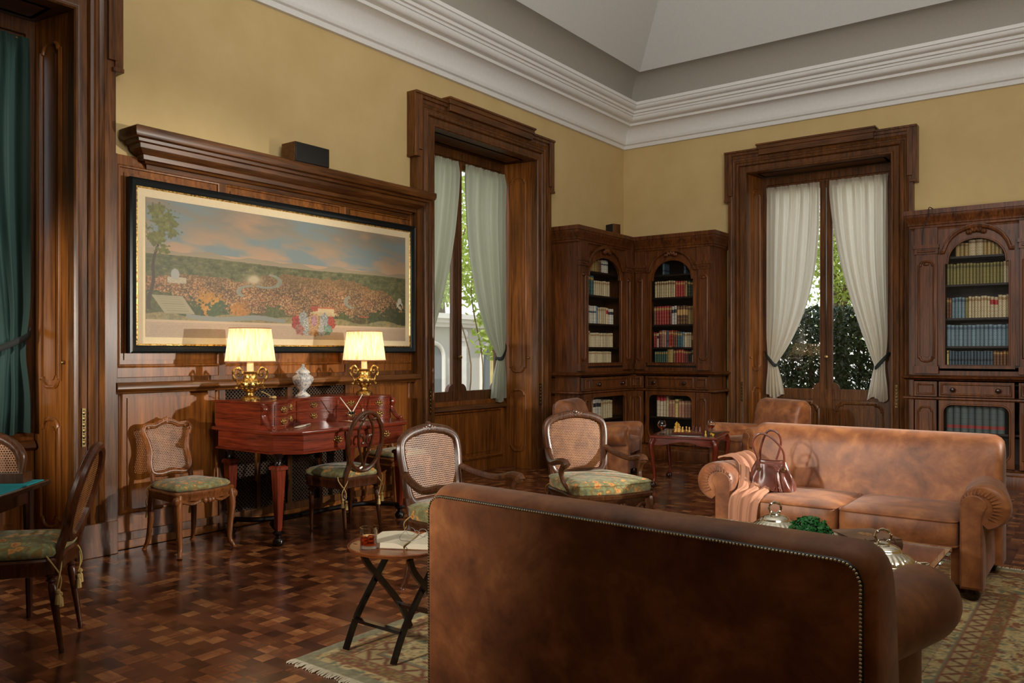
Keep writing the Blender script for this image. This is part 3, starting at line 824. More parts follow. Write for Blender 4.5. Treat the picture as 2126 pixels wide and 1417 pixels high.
# ================================================================ GARDEN
mb = MB(); mb.box(-9, -.55, -14, 12, -.3, -.02); mb.box(-.55, 12, .55, 12, -.3, -.02)
g = mb.build('trim_9', 'soil', smooth=False); g.name = 'ground'; struct(g, 'pale gravel garden ground outside the windows')
def leaves(mb, n, box, size, shape='ell', seed=0, pts=None):
    r = np.random.default_rng(seed); (cx, cy, cz), (rx, ry, rz) = box; k = 0
    while k < n:
        p = r.uniform(-1, 1, 3)
        if shape == 'ell' and (p ** 2).sum() > 1: continue
        if shape == 'ell' and (p ** 2).sum() < .25 and r.random() < .6: continue
        q = np.array((cx, cy, cz)) + p * np.array((rx, ry, rz))
        a = r.normal(size=3); a /= np.linalg.norm(a); b = np.cross(a, r.normal(size=3)); b /= np.linalg.norm(b)
        s = size * r.uniform(.6, 1.3); m = np.cross(a, b) * s * .15
        mb.add([q - a * s, q + b * s * .42 + m, q + a * s, q - b * s * .42 + m], [(0, 1, 2, 3)])
        k += 1
h = thing('hedge', 'dark clipped evergreen hedge outside the garden door', 'hedge', (2.3, 2.9, 0))
mb = MB(); leaves(mb, 27000, ((0, .1, 1.12), (2.1, .75, .98)), .050, 'box', 1); mb.build('foliage', 'hedge', h, smooth=False)
mb = MB()
for k in range(14):
    x = -2.1 + k * .32; mb.tube(bez([(x, 0, -.02), (x + .05 * sin(k), .05, .7), (x + .12 * cos(k * 2), .1, 1.7)], 4), .02, 6)
mb.build('stems', 'bark', h)
def tree(loc, crown, n, size, label, mat='tree', seed=0, th=3.0, tr=.13):
    t = thing('tree', label, 'tree', loc)
    mb = MB()
    for i, b in enumerate(crown): leaves(mb, n // len(crown), b, size, 'ell', seed + i)
    mb.build('foliage', mat, t, smooth=False)
    mb = MB(); mb.tube(bez([(0, 0, -.02), (.08, 0, th * .5), (-.1, .1, th)], 5), [tr * (1 - .04 * i) for i in range(11)], 8)
    for i, b in enumerate(crown): mb.tube(bez([(0, .03, th * .7), tuple(.5 * np.array(b[0]) + np.array((0, 0, th * .35))), b[0]], 4), [tr * .5 * (1 - .09 * k) for k in range(9)], 6)
    mb.build('trunk', 'bark', t)
    return t
tree((1.55, 5.2, 0), [((-.2, .2, 4.2), (1.5, 1.2, 1.4)), ((.6, -.2, 3.0), (1.0, .9, .9)), ((.9, .3, 5.2), (1.3, 1., 1.1))], 10000, .055, 'bright yellow-green tree showing above the hedge through the garden door', seed=20)
tree((3.4, 7.5, 0), [((-1.3, .5, 3.2), (2.4, 1., 2.0)), ((.8, 0, 5.2), (1.8, 1.2, 1.6))], 8000, .07, 'second pale green tree farther off behind the hedge', seed=30)
# stone pavilion seen through the left window
pv = thing('stone_pavilion', 'weathered pale stone building with arch and pilaster outside the left-wall window', 'building', (-5.1, 2.0, 0))
mb = MB(); mb.box(-.5, 0, -3.2, 5, 0, 2.15); mb.build('wall', 'stone', pv, smooth=False)
for y in (.4, 2.3):
    mb = MB(); mb.box(0, .08, y - .1, y + .1, 0, 1.86); mb.box(0, .11, y - .13, y + .13, 0, .2); mb.box(0, .1, y - .12, y + .12, 1.62, 1.66)
    for k in (-1, 0, 1): mb.ball((.1, y + k * .07, 1.76), (.03, .035, .07), 8)
    mb.build('pilaster', 'plaster', pv)
mb = MB(); mb.sweep([(0, 0), (.05, 0), (.08, .04), (.16, .06), (.2, .10), (.2, .16), (0, .16)], [(0, -3.2, 1.9), (0, 5, 1.9)], (0, 0, 1)) if 0 else mb.box(0, .12, -3.2, 5, 1.90, 1.98); mb.box(0, .2, -3.2, 5, 1.98, 2.06); mb.box(-.1, .26, -3.2, 5, 2.06, 2.16); mb.build('cornice', 'plaster', pv)
for yc in (-.45, 1.35, 3.2):
    mb = MB(); ar = [(-.3, .3)] + [(-.3 * cos(a), 1.28 + .3 * sin(a)) for a in np.linspace(0, PI, 14)] + [(.3, .3)]
    mb.prism(ar, (.0, yc, 0), (0, 1, 0), (0, 0, 1), (.02, 0, 0)); mb.build('arch_recess', 'stone_dark', pv)
    mb = MB(); mb.tube([(.03, yc + a, z) for a, z in ar], .045, 8); mb.build('arch_surround', 'plaster', pv)
op = MB(); op.box(-.12, .12, -.16, .16, 0, 3.2); o = op.build('garden_pillar', 'ochre_render'); o.location = (-3.2, 1.28, -.02)
tag(o, 'ochre rendered garden pillar seen beside the right green curtain', 'pillar')
vn = thing('climbing_vine', 'bright green leafy vine hanging outside the left-wall window', 'vine', (-2.6, .3, 0))
mb = MB(); leaves(mb, 1500, ((0, 0, 2.9), (.5, 1.5, 1.0)), .07, 'ell', 41); leaves(mb, 420, ((.0, .25, 1.75), (.3, .8, .55)), .075, 'ell', 42); mb.build('foliage', 'vine', vn, smooth=False)
mb = MB()
for k in range(5): mb.tube(bez([(.05 * k, -.8 + .4 * k, -.02), (.02, -.6 + .3 * k, 1.2), (-.1, -.9 + .45 * k, 2.4), (0, -.7 + .4 * k, 3.4)], 5), .012, 5)
mb.build('stems', 'bark', vn)
tree((-7.6, 4.6, 0), [((0, 0, 4.2), (1.6, 2.4, 1.8)), ((.5, -1.8, 3.4), (1.2, 1.6, 1.3))], 4200, .11, 'pale green tree rising behind the stone pavilion', seed=60)

# ================================================================ CHAIRS  (local: +x is the front, origin on the floor under the seat)
def mirror_loop(h):
    return h + [(-y, z) for y, z in reversed(h) if abs(y) > 1e-5]
def loft_outline(mb, ol, layers, c=(0, 0)):
    n = len(ol); v = []
    for (k, z) in layers: v += [(c[0] + (p[0] - c[0]) * k, c[1] + (p[1] - c[1]) * k, z) for p in ol]
    f = [(j * n + i, j * n + (i + 1) % n, (j + 1) * n + (i + 1) % n, (j + 1) * n + i) for j in range(len(layers) - 1) for i in range(n)]
    f += [tuple(range(n))[::-1], tuple((len(layers) - 1) * n + i for i in range(n))]
    mb.add(v, f)
def seat_ol(xf, xr, wf, wr, bow=.03):
    m = (xf + xr) / 2; h = [(xr, -wr), (m, -(wf + wr) / 2 - .012), (xf - .05, -wf), (xf - .008, -wf * .8), (xf + bow * .5, -wf * .4), (xf + bow, 0)]
    pts = h + [(x, -y) for x, y in reversed(h[:-1])] + [(xr - .01, 0)]
    return [(p.x, p.y) for p in cbez([(x, y, 0) for x, y in pts], 4)]
def back_T(xr, z, tilt): return Matrix.Translation((xr, 0, z)) @ Matrix.Rotation(-tilt, 4, 'Y')
def back_frame(parent, loop, xr, z, tilt, r, flat, wood, cane=True, crest=None):
    T = back_T(xr, z, tilt); mb = MB(); mb.T = T
    pts = cbez([(0, y, q) for y, q in loop], 5)
    mb.tube(pts, r, 8, True, flat, up=(1, 0, 0)); mb.tube([p + Vector((.016, 0, 0)) for p in pts], r * .4, 6, True)
    if crest:
        for (y, q, s) in crest: mb.ball((.012, y, q), (s * .7, s, s), 8)
    b = mb.build('back_frame', wood, parent)
    if cane:
        cm = MB(); cm.T = T
        cm.face([(.0, p.y, p.z) for p in pts], [(p.y + 1, p.z + 1) for p in pts]); cm.build('cane_panel', 'cane', parent, smooth=False)
    return b, T
def tassel(mb, p, L=.07):
    x, y, z = p
    mb.lathe([(.003, 0), (.011, -.006), (.011, -.018), (.006, -.022), (.012, -.03), (.016, -L)], 8, (x, y, z), rf=lambda a, q: 1 + .12 * sin(6 * a))
def ties(parent, xr, wr, z, cross=True):
    for s in (-1, 1):
        mb = MB(); x = xr; y = s * wr
        mb.tube(bez([(x + .05, y - s * .03, z + .03), (x - .02, y - s * .035, z - .02), (x - .028, y + s * .02, z - .10), (x - .015, y + s * .012, z - .15)], 4), .0035, 5)
        mb.tube(bez([(x + .05, y + s * .0, z + .03), (x + .0, y + s * .035, z - .02), (x - .028, y - s * .01, z - .10), (x - .02, y - s * .02, z - .16)], 4), .0035, 5)
        for k, q in enumerate((.012, -.022)): tassel(mb, (x - .022, y + s * q, z - .15 - .02 * k))
        mb.build('tassel', 'rope', parent)
def cabriole(mb, top, foot, out, r0=.032, r1=.014, knee=.10):
    tx, ty, tz = top; fx, fy, fz = foot; ox, oy = out
    P = [(tx, ty, tz), (tx + ox * .018, ty + oy * .018, tz - knee), (tx + (fx - tx) * .4, ty + (fy - ty) * .4, tz * .45), (fx - ox * .012, fy - oy * .012, tz * .16), (fx + ox * .012, fy + oy * .012, .022), (fx + ox * .02, fy + oy * .02, .0)]
    pts = bez(P, 5); n = len(pts)
    R = [r0 * 1.0 + (r1 - r0) * min(1, (i / (n - 1)) * 1.25) for i in range(n)]
    R[-1] = .018; R[-2] = .02; R[-3] = .017
    mb.tube(pts, R, 10, up=(ox, oy, 0.01))
def cane_side_chair(loc, ang, label, group=None):
    t = thing('cane_chair', label, 'chair', loc, ang, group); xf, xr, wf, wr = .205, -.20, .238, .185
    half = [(0, .10), (.09, .088), (.15, .105), (.160, .17), (.148, .25), (.163, .33), (.186, .395), (.17, .435), (.10, .435), (.05, .455), (0, .468)]
    b, T = back_frame(t, mirror_loop(half), xr - .005, .44, .18, .019, 1.15, 'chairwood', crest=[(0, .478, .020), (-.03, .47, .014), (.03, .47, .014), (-.15, .425, .016), (.15, .425, .016), (.0, .46, .016), (-.17, .40, .013), (.17, .40, .013)])
    for s in (-1, 1):
        mb = MB(); mb.tube([(xr, s * .17, .40), (xr - .006, s * .15, .47), T @ Vector((0, s * .15, .115))], [.02, .018, .018], 8); mb.build('back_post', 'chairwood', t)
    ol = seat_ol(xf, xr, wf, wr)
    mb = MB(); loft_outline(mb, ol, [(.93, .375), (.97, .38), (.99, .41), (1.03, .42), (1.04, .435), (1.0, .445)])
    for y in (-.03, 0, .03): mb.ball((xf + .028 - abs(y) * .2, y, .375), (.014, .022, .02), 8)
    for y in (-.12, .12): mb.tube(bez([(xf + .005, y * .5, .375), (xf - .002, y, .36), (xf - .02, y * 1.75, .39)], 4), .012, 6)
    for s in (-1, 1): mb.ball((xf - .015, s * (wf - .012), .385), (.03, .03, .035), 8)
    mb.build('seat_frame', 'chairwood', t)
    for s in (-1, 1):
        mb = MB(); cabriole(mb, (xf - .03, s * (wf - .035), .42), (xf - .01, s * .205, 0), (.8, s * .6)); mb.build('leg', 'chairwood', t)
        mb = MB(); cabriole(mb, (xr + .01, s * (wr - .02), .42), (xr - .035, s * .185, 0), (-.8, s * .3), .026, .013); mb.build('leg', 'chairwood', t)
    mb = MB(); loft_outline(mb, ol, [(.76, .44), (.90, .447), (.945, .458), (.935, .470), (.86, .486), (.66, .498), (.35, .505), (.1, .507)])
    c = mb.build('cushion', 'floral', t, ang=60); ties(c, xr, wr - .01, .45)
    return t
def fauteuil(loc, ang, label, group=None):
    t = thing('cane_armchair', label, 'armchair', loc, ang, group); xf, xr, wf, wr = .29, -.25, .30, .25
    half = [(0, .085), (.11, .085), (.185, .09), (.222, .14), (.232, .25), (.245, .38), (.228, .455), (.16, .495), (.08, .512), (0, .52)]
    b, T = back_frame(t, mirror_loop(half), xr - .005, .42, .17, .023, 1.3, 'chairwood2', crest=[(0, .536, .026)] + [(q * .024, .535 - abs(q) * .006, .017) for q in (-3, -2, -1, 1, 2, 3)] + [(q * .03, .512, .015) for q in (-2, -1, 0, 1, 2)])
    for k in range(1): pass
    for s in (-1, 1):
        mb = MB(); mb.tube([(xr, s * .235, .36), (xr - .004, s * .225, .44), T @ Vector((0, s * .225, .12))], [.024, .022, .022], 8); mb.build('back_post', 'chairwood2', t)
    ol = seat_ol(xf, xr, wf, wr, .035)
    mb = MB(); loft_outline(mb, ol, [(.92, .325), (.96, .33), (.985, .385), (1.03, .40), (1.035, .42), (.99, .43)])
    for y in (-.045, -.02, .02, .045): mb.ball((xf + .03, y, .345), (.016, .022, .024), 8)
    for s in (-1, 1):
        mb.tube(bez([(xf + .03, s * .06, .345), (xf + .012, s * .13, .312), (xf - .012, s * .21, .35), (xf - .03, s * .27, .32)], 5), .014, 6)
        mb.ball((xf - .02, s * (wf - .015), .36), (.034, .034, .045), 8)
    mb.build('seat_frame', 'chairwood2', t)
    for s in (-1, 1):
        mb = MB(); cabriole(mb, (xf - .035, s * (wf - .04), .38), (xf - .0, s * .265, 0), (.8, s * .6), .036, .016); mb.build('leg', 'chairwood2', t)
        mb = MB(); cabriole(mb, (xr + .01, s * (wr - .025), .38), (xr - .05, s * .235, 0), (-.8, s * .3), .028, .014); mb.build('leg', 'chairwood2', t)
        mb = MB(); st = T @ Vector((0, s * .238, .27))
        pts = bez([st, (-.20, s * .275, .645), (-.06, s * .318, .618), (.06, s * .325, .642), (.125, s * .315, .642), (.145, s * .310, .620)], 5)
        mb.tube(pts, [.020 + .006 * (i / (len(pts) - 1)) for i in range(len(pts))], 10, flat=1.25)
        mb.ball((.128, s * .313, .625), (.028, .034, .028), 10)
        mb.tube(bez([(.115, s * .315, .62), (.075, s * .318, .56), (.10, s * .305, .49), (.16, s * .288, .44), (.165, s * .28, .375)], 5), [.021] * 6 + [.017] * 9 + [.023] * 6, 8)
        mb.build('arm', 'chairwood2', t)
    mb = MB(); loft_outline(mb, ol, [(.90, .427), (.985, .432), (1.0, .448), (.995, .482), (1.005, .494), (.975, .506), (.8, .52), (.4, .53), (.1, .533)])
    c = mb.build('cushion', 'floral', t, ang=50)
    w = MB(); w.tube([(x * 1.003, y * 1.003, .496) for x, y in ol], .005, 6, True); w.build('welt', 'floral', c)
    ties(c, xr, wr, .43)
    return t
def turned(mb, x, y, h, r=.021, foot=None):
    fx, fy = foot or (x, y)
    prof = [(.010, 0), (.013, .012), (.010, .025), (.013, .05), (r * .62, .08), (r * .95, h * .72), (r * 1.0, h * .82), (r * .72, h * .85), (r * 1.25, h * .88), (r * .8, h * .91), (r * 1.35, h * .94), (r * 1.35, h)]
    o = len(mb.v); mb.lathe(prof, 10, (0, 0, 0))
    for i in range(o, len(mb.v)):
        a, b, c = mb.v[i]; k = 1 - c / h; mb.v[i] = (a + x + (fx - x) * k, b + y + (fy - y) * k, c)
def oval_chair(loc, ang, label, cane, wood='darkwood', cs=1.0):
    t = thing('oval_back_chair', label, 'chair', loc, ang); xf, xr, wf, wr = .23, -.19, .235, .19
    hw, hh, cz = (.185, .225, .29) if cane else (.166, .228, .278)
    loop = [(hw * sin(a), cz - hh * cos(a)) for a in np.linspace(0, 2 * PI, 12, endpoint=False)]
    b, T = back_frame(t, loop, xr - .01, .44, .27 if cane else .14, .024 if cane else .020, 1.0 if cane else .85, wood, cane=cane)
    for s in (-1, 1):
        mb = MB(); mb.tube(bez([(xr, s * (wr - .03), .36), (xr - .015, s * (wr - .028), .46), T @ Vector((0, s * (hw * .80), cz - hh * .70)), T @ Vector((0, s * hw * .98, cz - hh * .15))], 5), .021, 8); mb.build('back_post', wood, t)
    if not cane:
        mb = MB(); mb.T = T
        for s in (-1, 1):
            mb.tube([(0, q[0], q[1]) for q in [(s * .005, cz + hh - .012)]] + bez([(0, s * .012, cz + hh - .03), (0, s * .065, cz + .10), (0, s * .058, cz - .02), (0, s * .02, cz - hh * .55), (0, 0, cz - hh + .02)], 6), .011, 8, flat=.8)
            mb.tube(bez([(0, s * .01, cz + hh - .02), (0, s * .05, cz + hh - .055), (0, s * .10, cz + hh - .05), (0, s * .12, cz + hh - .09)], 5), .012, 8)
            mb.tube(bez([(0, s * .055, cz + .05), (0, s * .025, cz + .04), (0, s * .012, cz + .0), (0, s * .03, cz - .015)], 5), .010, 8)
        mb.tube(bez([(0, -.10, cz - hh + .045), (.004, -.05, cz - hh + .012), (.006, 0, cz - hh + .028), (.004, .05, cz - hh + .012), (0, .10, cz - hh + .045)], 5), .016, 8)
        mb.build('splat', wood, b)
    ol = seat_ol(xf, xr, wf, wr)
    mb = MB(); loft_outline(mb, ol, [(.96, .365), (1.0, .37), (1.0, .41), (1.03, .42), (1.03, .435), (.99, .445)])
    mb.build('seat_frame', wood, t)
    for s in (-1, 1):
        mb = MB(); turned(mb, xf - .045, s * (wf - .045), .38); mb.build('leg', wood, t)
        mb = MB(); turned(mb, xr + .02, s * (wr - .03), .38, foot=(xr - .03, s * (wr - .02))); mb.build('leg', wood, t)
    mb = MB(); loft_outline(mb, ol, [(.85, .44), (.98, .45), (1.02, .465), (1.0, .482), (.9, .50), (.7, .514), (.35, .522), (.1, .524)])
    c = mb.build('cushion', 'floral', t, ang=60); ties(c, xr, wr - .01, .45)
    return t
cane_side_chair((.395, -7.03, 0), rad(2), 'cane-back side chair with carved frame left of the desk, against the panelling')
cane_side_chair((.30, -4.86, 0), rad(0), 'cane-back side chair half hidden behind the right end of the desk')
fauteuil((2.63, -6.61, 0), rad(-2), 'open-armed cane armchair directly behind the left end of the near sofa')
fauteuil((2.69, -5.26, 0), rad(-30), 'open-armed cane armchair with bright green floral cushion in the middle of the floor')
oval_chair((.82, -5.95, 0), rad(176), 'open oval-back chair drawn up to the desk', False, 'midwood')
oval_chair((1.47, -8.58, 0), rad(231), 'dark oval cane-back chair beside the teal-topped table at the left edge', True, 'midwood')

# ================================================================ SOFAS AND LEATHER ARMCHAIRS (local: front is -y)
def leather_seat(name, label, cat, loc, rot, hb, ha, n, nails=False, H=.87, AH=.67, D=.47, ar=.14, group=None, SH=.45, pzd=.045, taper=.12, tsh=.09):
    t = thing(name, label, cat, loc, rot, group); ZR = AH - ar
    mb = MB(); mb.sq((0, .0, .19), (ha - .02, D - .05, .125), .12, .12, 32, 12); mb.build('base', 'leather', t)
    # back: a section carried across the width with rounded top corners
    sec = [(D - .005, .07), (D - .005, .35), (D, .70), (D, H - .065), (D - .015, H - .03), (D - .05, H - .006), (D - .10, H), (D - .155, H - .012), (D - .20, H - .05), (D - .232, H - .13), (D - .255, H - .28), (D - .28, .40), (D - .29, .28), (D - .25, .07)]
    ncol = 26; v = []; m = len(sec)
    for i in range(ncol + 1):
        q = -cos(PI * i / ncol); x = hb * q; d = hb - abs(x); R = .075
        k = 1 - math.sqrt(max(0, 1 - (1 - min(1, d / R)) ** 2))
        for (y, z) in sec:
            zz = z - (k * R * .9 if z > H * .62 else k * R * .25 * (z / H)); yc = D - .12; yy = yc + (y - yc) * (1 - k * .30)
            v.append((x, yy, zz))
    f = [(i * m + j, i * m + (j + 1) % m, (i + 1) * m + (j + 1) % m, (i + 1) * m + j) for i in range(ncol) for j in range(m)]
    f += [tuple(range(m)), tuple(ncol * m + j for j in range(m))[::-1]]
    mb = MB(); mb.add(v, f); back = mb.build('back', 'leather', t, ang=60)
    # outside back panel with welted edge
    pw = hb - .03; pz = H - pzd
    ol = [(-pw, .09), (pw, .09), (pw, pz - .05), (pw - .012, pz - .02), (pw - .035, pz - .004), (pw - .06, pz), (-pw + .06, pz), (-pw + .035, pz - .004), (-pw + .012, pz - .02), (-pw, pz - .05)]
    mb = MB(); mb.prism([(-x, z) for x, z in ol], (0, D + .0, 0), (-1, 0, 0), (0, 0, 1), (0, .012, 0)); bp = mb.build('back_panel', 'leather', t, bevel=.004)
    if nails:
        w = MB(); w.tube([(x, D + .006, z) for x, z in ol[1:] + ol[:1]], .0065, 6); w.build('gimp', 'ebony', bp)
        edge = [Vector((x, D + .0125, z)) for x, z in ol[1:] + ol[:1]]
        pts = []; step = .0102; acc = 0
        for a, b in zip(edge[:-1], edge[1:]):
            L = (b - a).length; q = step - acc if acc else 0
            while q < L: pts.append(a + (b - a) * (q / L)); q += step
            acc = (L - (q - step)) if L > 0 else acc
        cam_l = Vector((0, 4, 1.3))
        top = sorted(pts, key=lambda p: (p + Vector((.9, 0, 0))).length if 1 else 0)
        nb = MB(); nb.sq((0, 0, 0), (.0043, .0038, .0043), 1, 1, 8, 5); proto = None
        for p in top[:100]:
            if proto is None: o = nb.build('nailhead', 'nail', bp); proto = o
            else:
                o = proto.copy(); COL.objects.link(o); o.parent = bp
            o.location = p
        rest = MB()
        for p in top[100:]: rest.sq(tuple(p), (.0043, .0038, .0043), 1, 1, 6, 4)
        if top[100:]:
            o = rest.build('nailheads', 'nail', bp); o['kind'] = 'stuff'
    for s in (-1, 1):
        cx = ha; sec = [(cx - ar, .07), (cx - ar, ZR)]
        sec += [(cx + ar * cos(a), ZR + ar * sin(a)) for a in np.linspace(PI * .96, -PI * .45, 18)]
        sec += [(cx - .005, ZR - ar * .8), (cx - .005, .07)]
        ys = [(-D + .0, .90), (-D + .012, .97), (-D + .03, 1.0)] + [(y, 1.0) for y in np.linspace(-D + .1, D - .18, 8)] + [(D - .10, .98)]
        v = []; m = len(sec); ccx, ccz = cx - .04, ZR - .02
        for (y, k) in ys:
            for (x, z) in sec:
                tp = max(0, (y + D - .1) / (2 * D - .1)); kk = k * (1 - taper * tp); zz = ccz + (z - ccz) * kk if z > ZR - ar else z
                xx = ccx - tsh * tp * (1 if x > cx - ar + .005 else 0) + (x - ccx) * (kk if z > ZR - ar else k); v.append((s * xx, y, zz - .035 * max(0, (y + D) / (2 * D) - .1) * (z > ZR - ar)))
        f = [(i * m + j, i * m + (j + 1) % m, (i + 1) * m + (j + 1) % m, (i + 1) * m + j) for i in range(len(ys) - 1) for j in range(m)]
        f += [tuple(range(m)), tuple((len(ys) - 1) * m + j for j in range(m))[::-1]]
        mb = MB(); mb.add(v, f); a = mb.build('arm', 'leather', t, ang=50)
        r2 = ar * .55; px0, px1 = cx - ar * .92, cx - ar * .1; pc = cx - ar * .40
        fr = [(px0, .08), (px0 + .0, ZR - .02)] + [(pc + (pc - px0) * -cos(q), ZR + .0 + r2 * sin(q)) for q in np.linspace(.1, PI - .1, 12)] + [(px1 + .012, ZR - .02), (px1, ZR - .06), (px1, .08)]
        mb = MB(); poly = [(s * x, z) for x, z in fr]
        mb.prism(poly, (0, -D - .012, 0), (1, 0, 0), (0, 0, 1), (0, .03, 0)); mb.build('arm_front', 'leather', a, bevel=.006)
        mb = MB()
        for q in np.linspace(PI * .95, -PI * .25, 17):
            mb.tube([(s * (cx - .03 + r2 * 1.05 * cos(q)), -D - .004, ZR + r2 * 1.05 * sin(q)), (s * (cx - .01 + ar * .9 * cos(q)), -D + .004, ZR + ar * .88 * sin(q))], [.006, .003], 6)
        mb.build('pleats', 'leather', a)
        for y in (-D + .07, D - .1):
            mb = MB(); mb.lathe([(.03, 0), (.042, .02), (.045, .04), (.035, .06), (.03, .085)], 14, (s * (cx - .07), y, 0)); mb.build('foot', 'darkwood', t)
    W = (ha - ar) * 2 / n
    for i in range(n):
        xc = -(ha - ar) + W * (i + .5); mb = MB()
        def fn(p, W=W): 
            return (p[0], p[1], p[2] + (.025 if p[2] > 0 else 0) * (1 - (p[0] / (W / 2)) ** 2) * (1 - (p[1] / .33) ** 2))
        mb.sq((xc, -.145, SH - .085), (W / 2 - .004, D - .145 + .02, .085), .22, .16, 36, 14, fn)
        c = mb.build('seat_cushion', 'leather', t, ang=70)
        for zz in (SH - .015, SH - .155):
            mb = MB(); hx, hy = W / 2 - .006, D - .145 + .018
            mb.tube([(xc + hx * math.copysign(abs(cos(q)) ** .16, cos(q)), -.145 + hy * math.copysign(abs(sin(q)) ** .16, sin(q)), zz) for q in np.linspace(0, 2 * PI, 60, endpoint=False)], .005, 5, True); mb.build('welt', 'leather', c)
    return t
leather_seat('leather_sofa', 'cognac leather sofa with two seat cushions, facing the camera across the coffee table', 'sofa', (4.32, -4.68, 0.009), 0, .80, .785, 2, AH=.655, ar=.125)
leather_seat('leather_sofa', 'brown leather sofa seen from behind in the foreground, edged with nailheads', 'sofa', (4.445, -7.63, 0.009), PI - .055, .80, .695, 2, True, H=.90, AH=.665, ar=.125, pzd=.04, taper=.2, tsh=.17)
leather_seat('leather_armchair', 'cognac leather armchair in front of the corner bookcase, behind the cane armchair', 'armchair', (.91, -2.25, 0), rad(90 + 14), .32, .32, 1, False, .86, .60, .43, .11)
leather_seat('leather_armchair', 'cognac leather armchair in front of the garden door, half hidden by the far sofa', 'armchair', (2.46, -1.31, 0), rad(-30), .35, .34, 1, False, .87, .60, .43, .11)

# ================================================================ DESK (local: origin against the wall, +x into the room)
dk = thing('writing_desk', 'red mahogany writing desk with curved drawer gallery and brass pulls against the panelling', 'desk', (.11, -5.97, 0))
HW = .67
plan = [(0, -HW), (.70, -HW), (.86, -HW + .15), (.86, HW - .15), (.70, HW), (0, HW)]
mb = MB(); loft_outline(mb, plan, [(1.01, .800), (1.03, .806), (1.035, .822), (1.02, .832)], (.43, 0)); mb.build('desk_top', 'mahogany', dk, bevel=.003)
mb = MB(); loft_outline(mb, plan, [(.985, .665), (.99, .672), (.97, .68), (.97, .80)], (.43, 0)); mb.build('case', 'mahogany', dk)
def pull(parent, p, n, s=1.0):
    # pierced brass plate with a swan-neck bail
    n = Vector(n).normalized(); u = Vector((0, 0, 1)); w = u.cross(n); p = Vector(p); mb = MB()
    for a, b, r in ((0, 0, .011), (-.018, .004, .010), (.018, .004, .010), (-.034, -.001, .007), (.034, -.001, .007), (0, .017, .008), (-.012, -.013, .007), (.012, -.013, .007), (-.022, .016, .006), (.022, .016, .006), (0, -.020, .006)):
        c = p + w * (a * s) + u * (b * s) + n * .002; mb.sq(tuple(c), (r * s, r * s, r * s), 1, 1, 8, 5)
    mb.tube([p + w * (.024 * s * cos(q)) + u * (-.006 - .018 * s * sin(q)) + n * .012 for q in np.linspace(0, PI, 9)], .0026, 5)
    return mb.build('pull', 'brass', parent)
for yc in (-.20, .30):
    mb = MB(); mb.box(.838, .846, yc - .22, yc + .22, .69, .79); d = mb.build('drawer', 'mahogany', dk, bevel=.003)
    pull(d, (.848, yc + .02, .742), (1, 0, 0), 1.1)
mb = MB()
for z in (.665, .80): mb.tube([(x * 1.0 + .0, y * 1.0, z) for x, y in [(.43 + (a - .43) * .995, b * .995) for a, b in plan]], .005, 6, True)
mb.build('beading', 'brass', dk) if 0 else mb.build('beading', 'mahogany', dk)
# curved gallery
def gal(t):
    # front edge of the gallery from the left wing round to the right wing
    h = [(.56, -.665), (.60, -.60), (.60, -.52), (.565, -.44), (.49, -.37), (.42, -.29), (.37, -.20), (.345, -.10)]
    K = h + [(.34, 0)] + [(x, -y) for x, y in reversed(h)]; K = [K[0]] + K[1:-1] + [K[-1]]
    c = bez([(a, b, 0) for a, b in K], 6); return c[min(len(c) - 1, int(round(t * (len(c) - 1))))]
G = [gal(i / 96) for i in range(97)]
poly = [(p.x, p.y) for p in G] + [(0, .665), (0, -.665)]
def poly_prism(mb, poly, z0, z1, grow=0):
    n = len(poly); cx, cy = .15, 0
    v = [(x, y, z0) for x, y in poly] + [(x, y, z1) for x, y in poly]
    mb.add(v, [tuple(range(n))[::-1], tuple(range(n, 2 * n))] + [(i, (i + 1) % n, n + (i + 1) % n, n + i) for i in range(n)])
mb = MB(); poly_prism(mb, poly, .832, 1.02); mb.build('gallery', 'mahogany', dk)
mb = MB(); pg = [(p.x + (.012 if 3 < i < 93 else .0), p.y) for i, p in enumerate(G)] + [(0, .675), (0, -.675)]; poly_prism(mb, pg, 1.02, 1.034); mb.build('gallery_top', 'mahogany', dk)
for a, b in ((8, 20), (22, 35), (37, 59), (61, 74), (76, 88)):
    for z0, z1 in ((.842, .922), (.930, 1.012)):
        seg = G[a:b + 1]; mb = MB(); v = []
        nrm = []
        for i, p in enumerate(seg):
            q = (seg[min(i + 1, len(seg) - 1)] - seg[max(i - 1, 0)]).normalized(); nrm.append(Vector((q.y, -q.x, 0)))
        for i, p in enumerate(seg):
            for off in (.0, .006):
                for z in (z0, z1): v.append(p + nrm[i] * off + Vector((0, 0, z)))
        f = []
        for i in range(len(seg) - 1):
            o = i * 4; f += [(o + 2, o + 6, o + 7, o + 3), (o, o + 1, o + 5, o + 4), (o + 1, o + 3, o + 7, o + 5), (o, o + 4, o + 6, o + 2)]
        f += [(0, 2, 3, 1), (len(v) - 4, len(v) - 3, len(v) - 1, len(v) - 2)]
        mb.add(v, f); d = mb.build('drawer', 'mahogany', dk)
        ln = MB(); e0, e1 = 1, len(seg) - 2
        path = [seg[i] + nrm[i] * .007 + Vector((0, 0, z0 + .01)) for i in range(e0, e1 + 1)] + [seg[i] + nrm[i] * .007 + Vector((0, 0, z1 - .01)) for i in range(e1, e0 - 1, -1)]
        ln.tube(path, .0014, 4, True); ln.build('inlay', 'traywood', d)
        k = len(seg) // 2; pull(d, seg[k] + nrm[k] * .008 + Vector((0, 0, (z0 + z1) / 2 + .003)), nrm[k], .95)
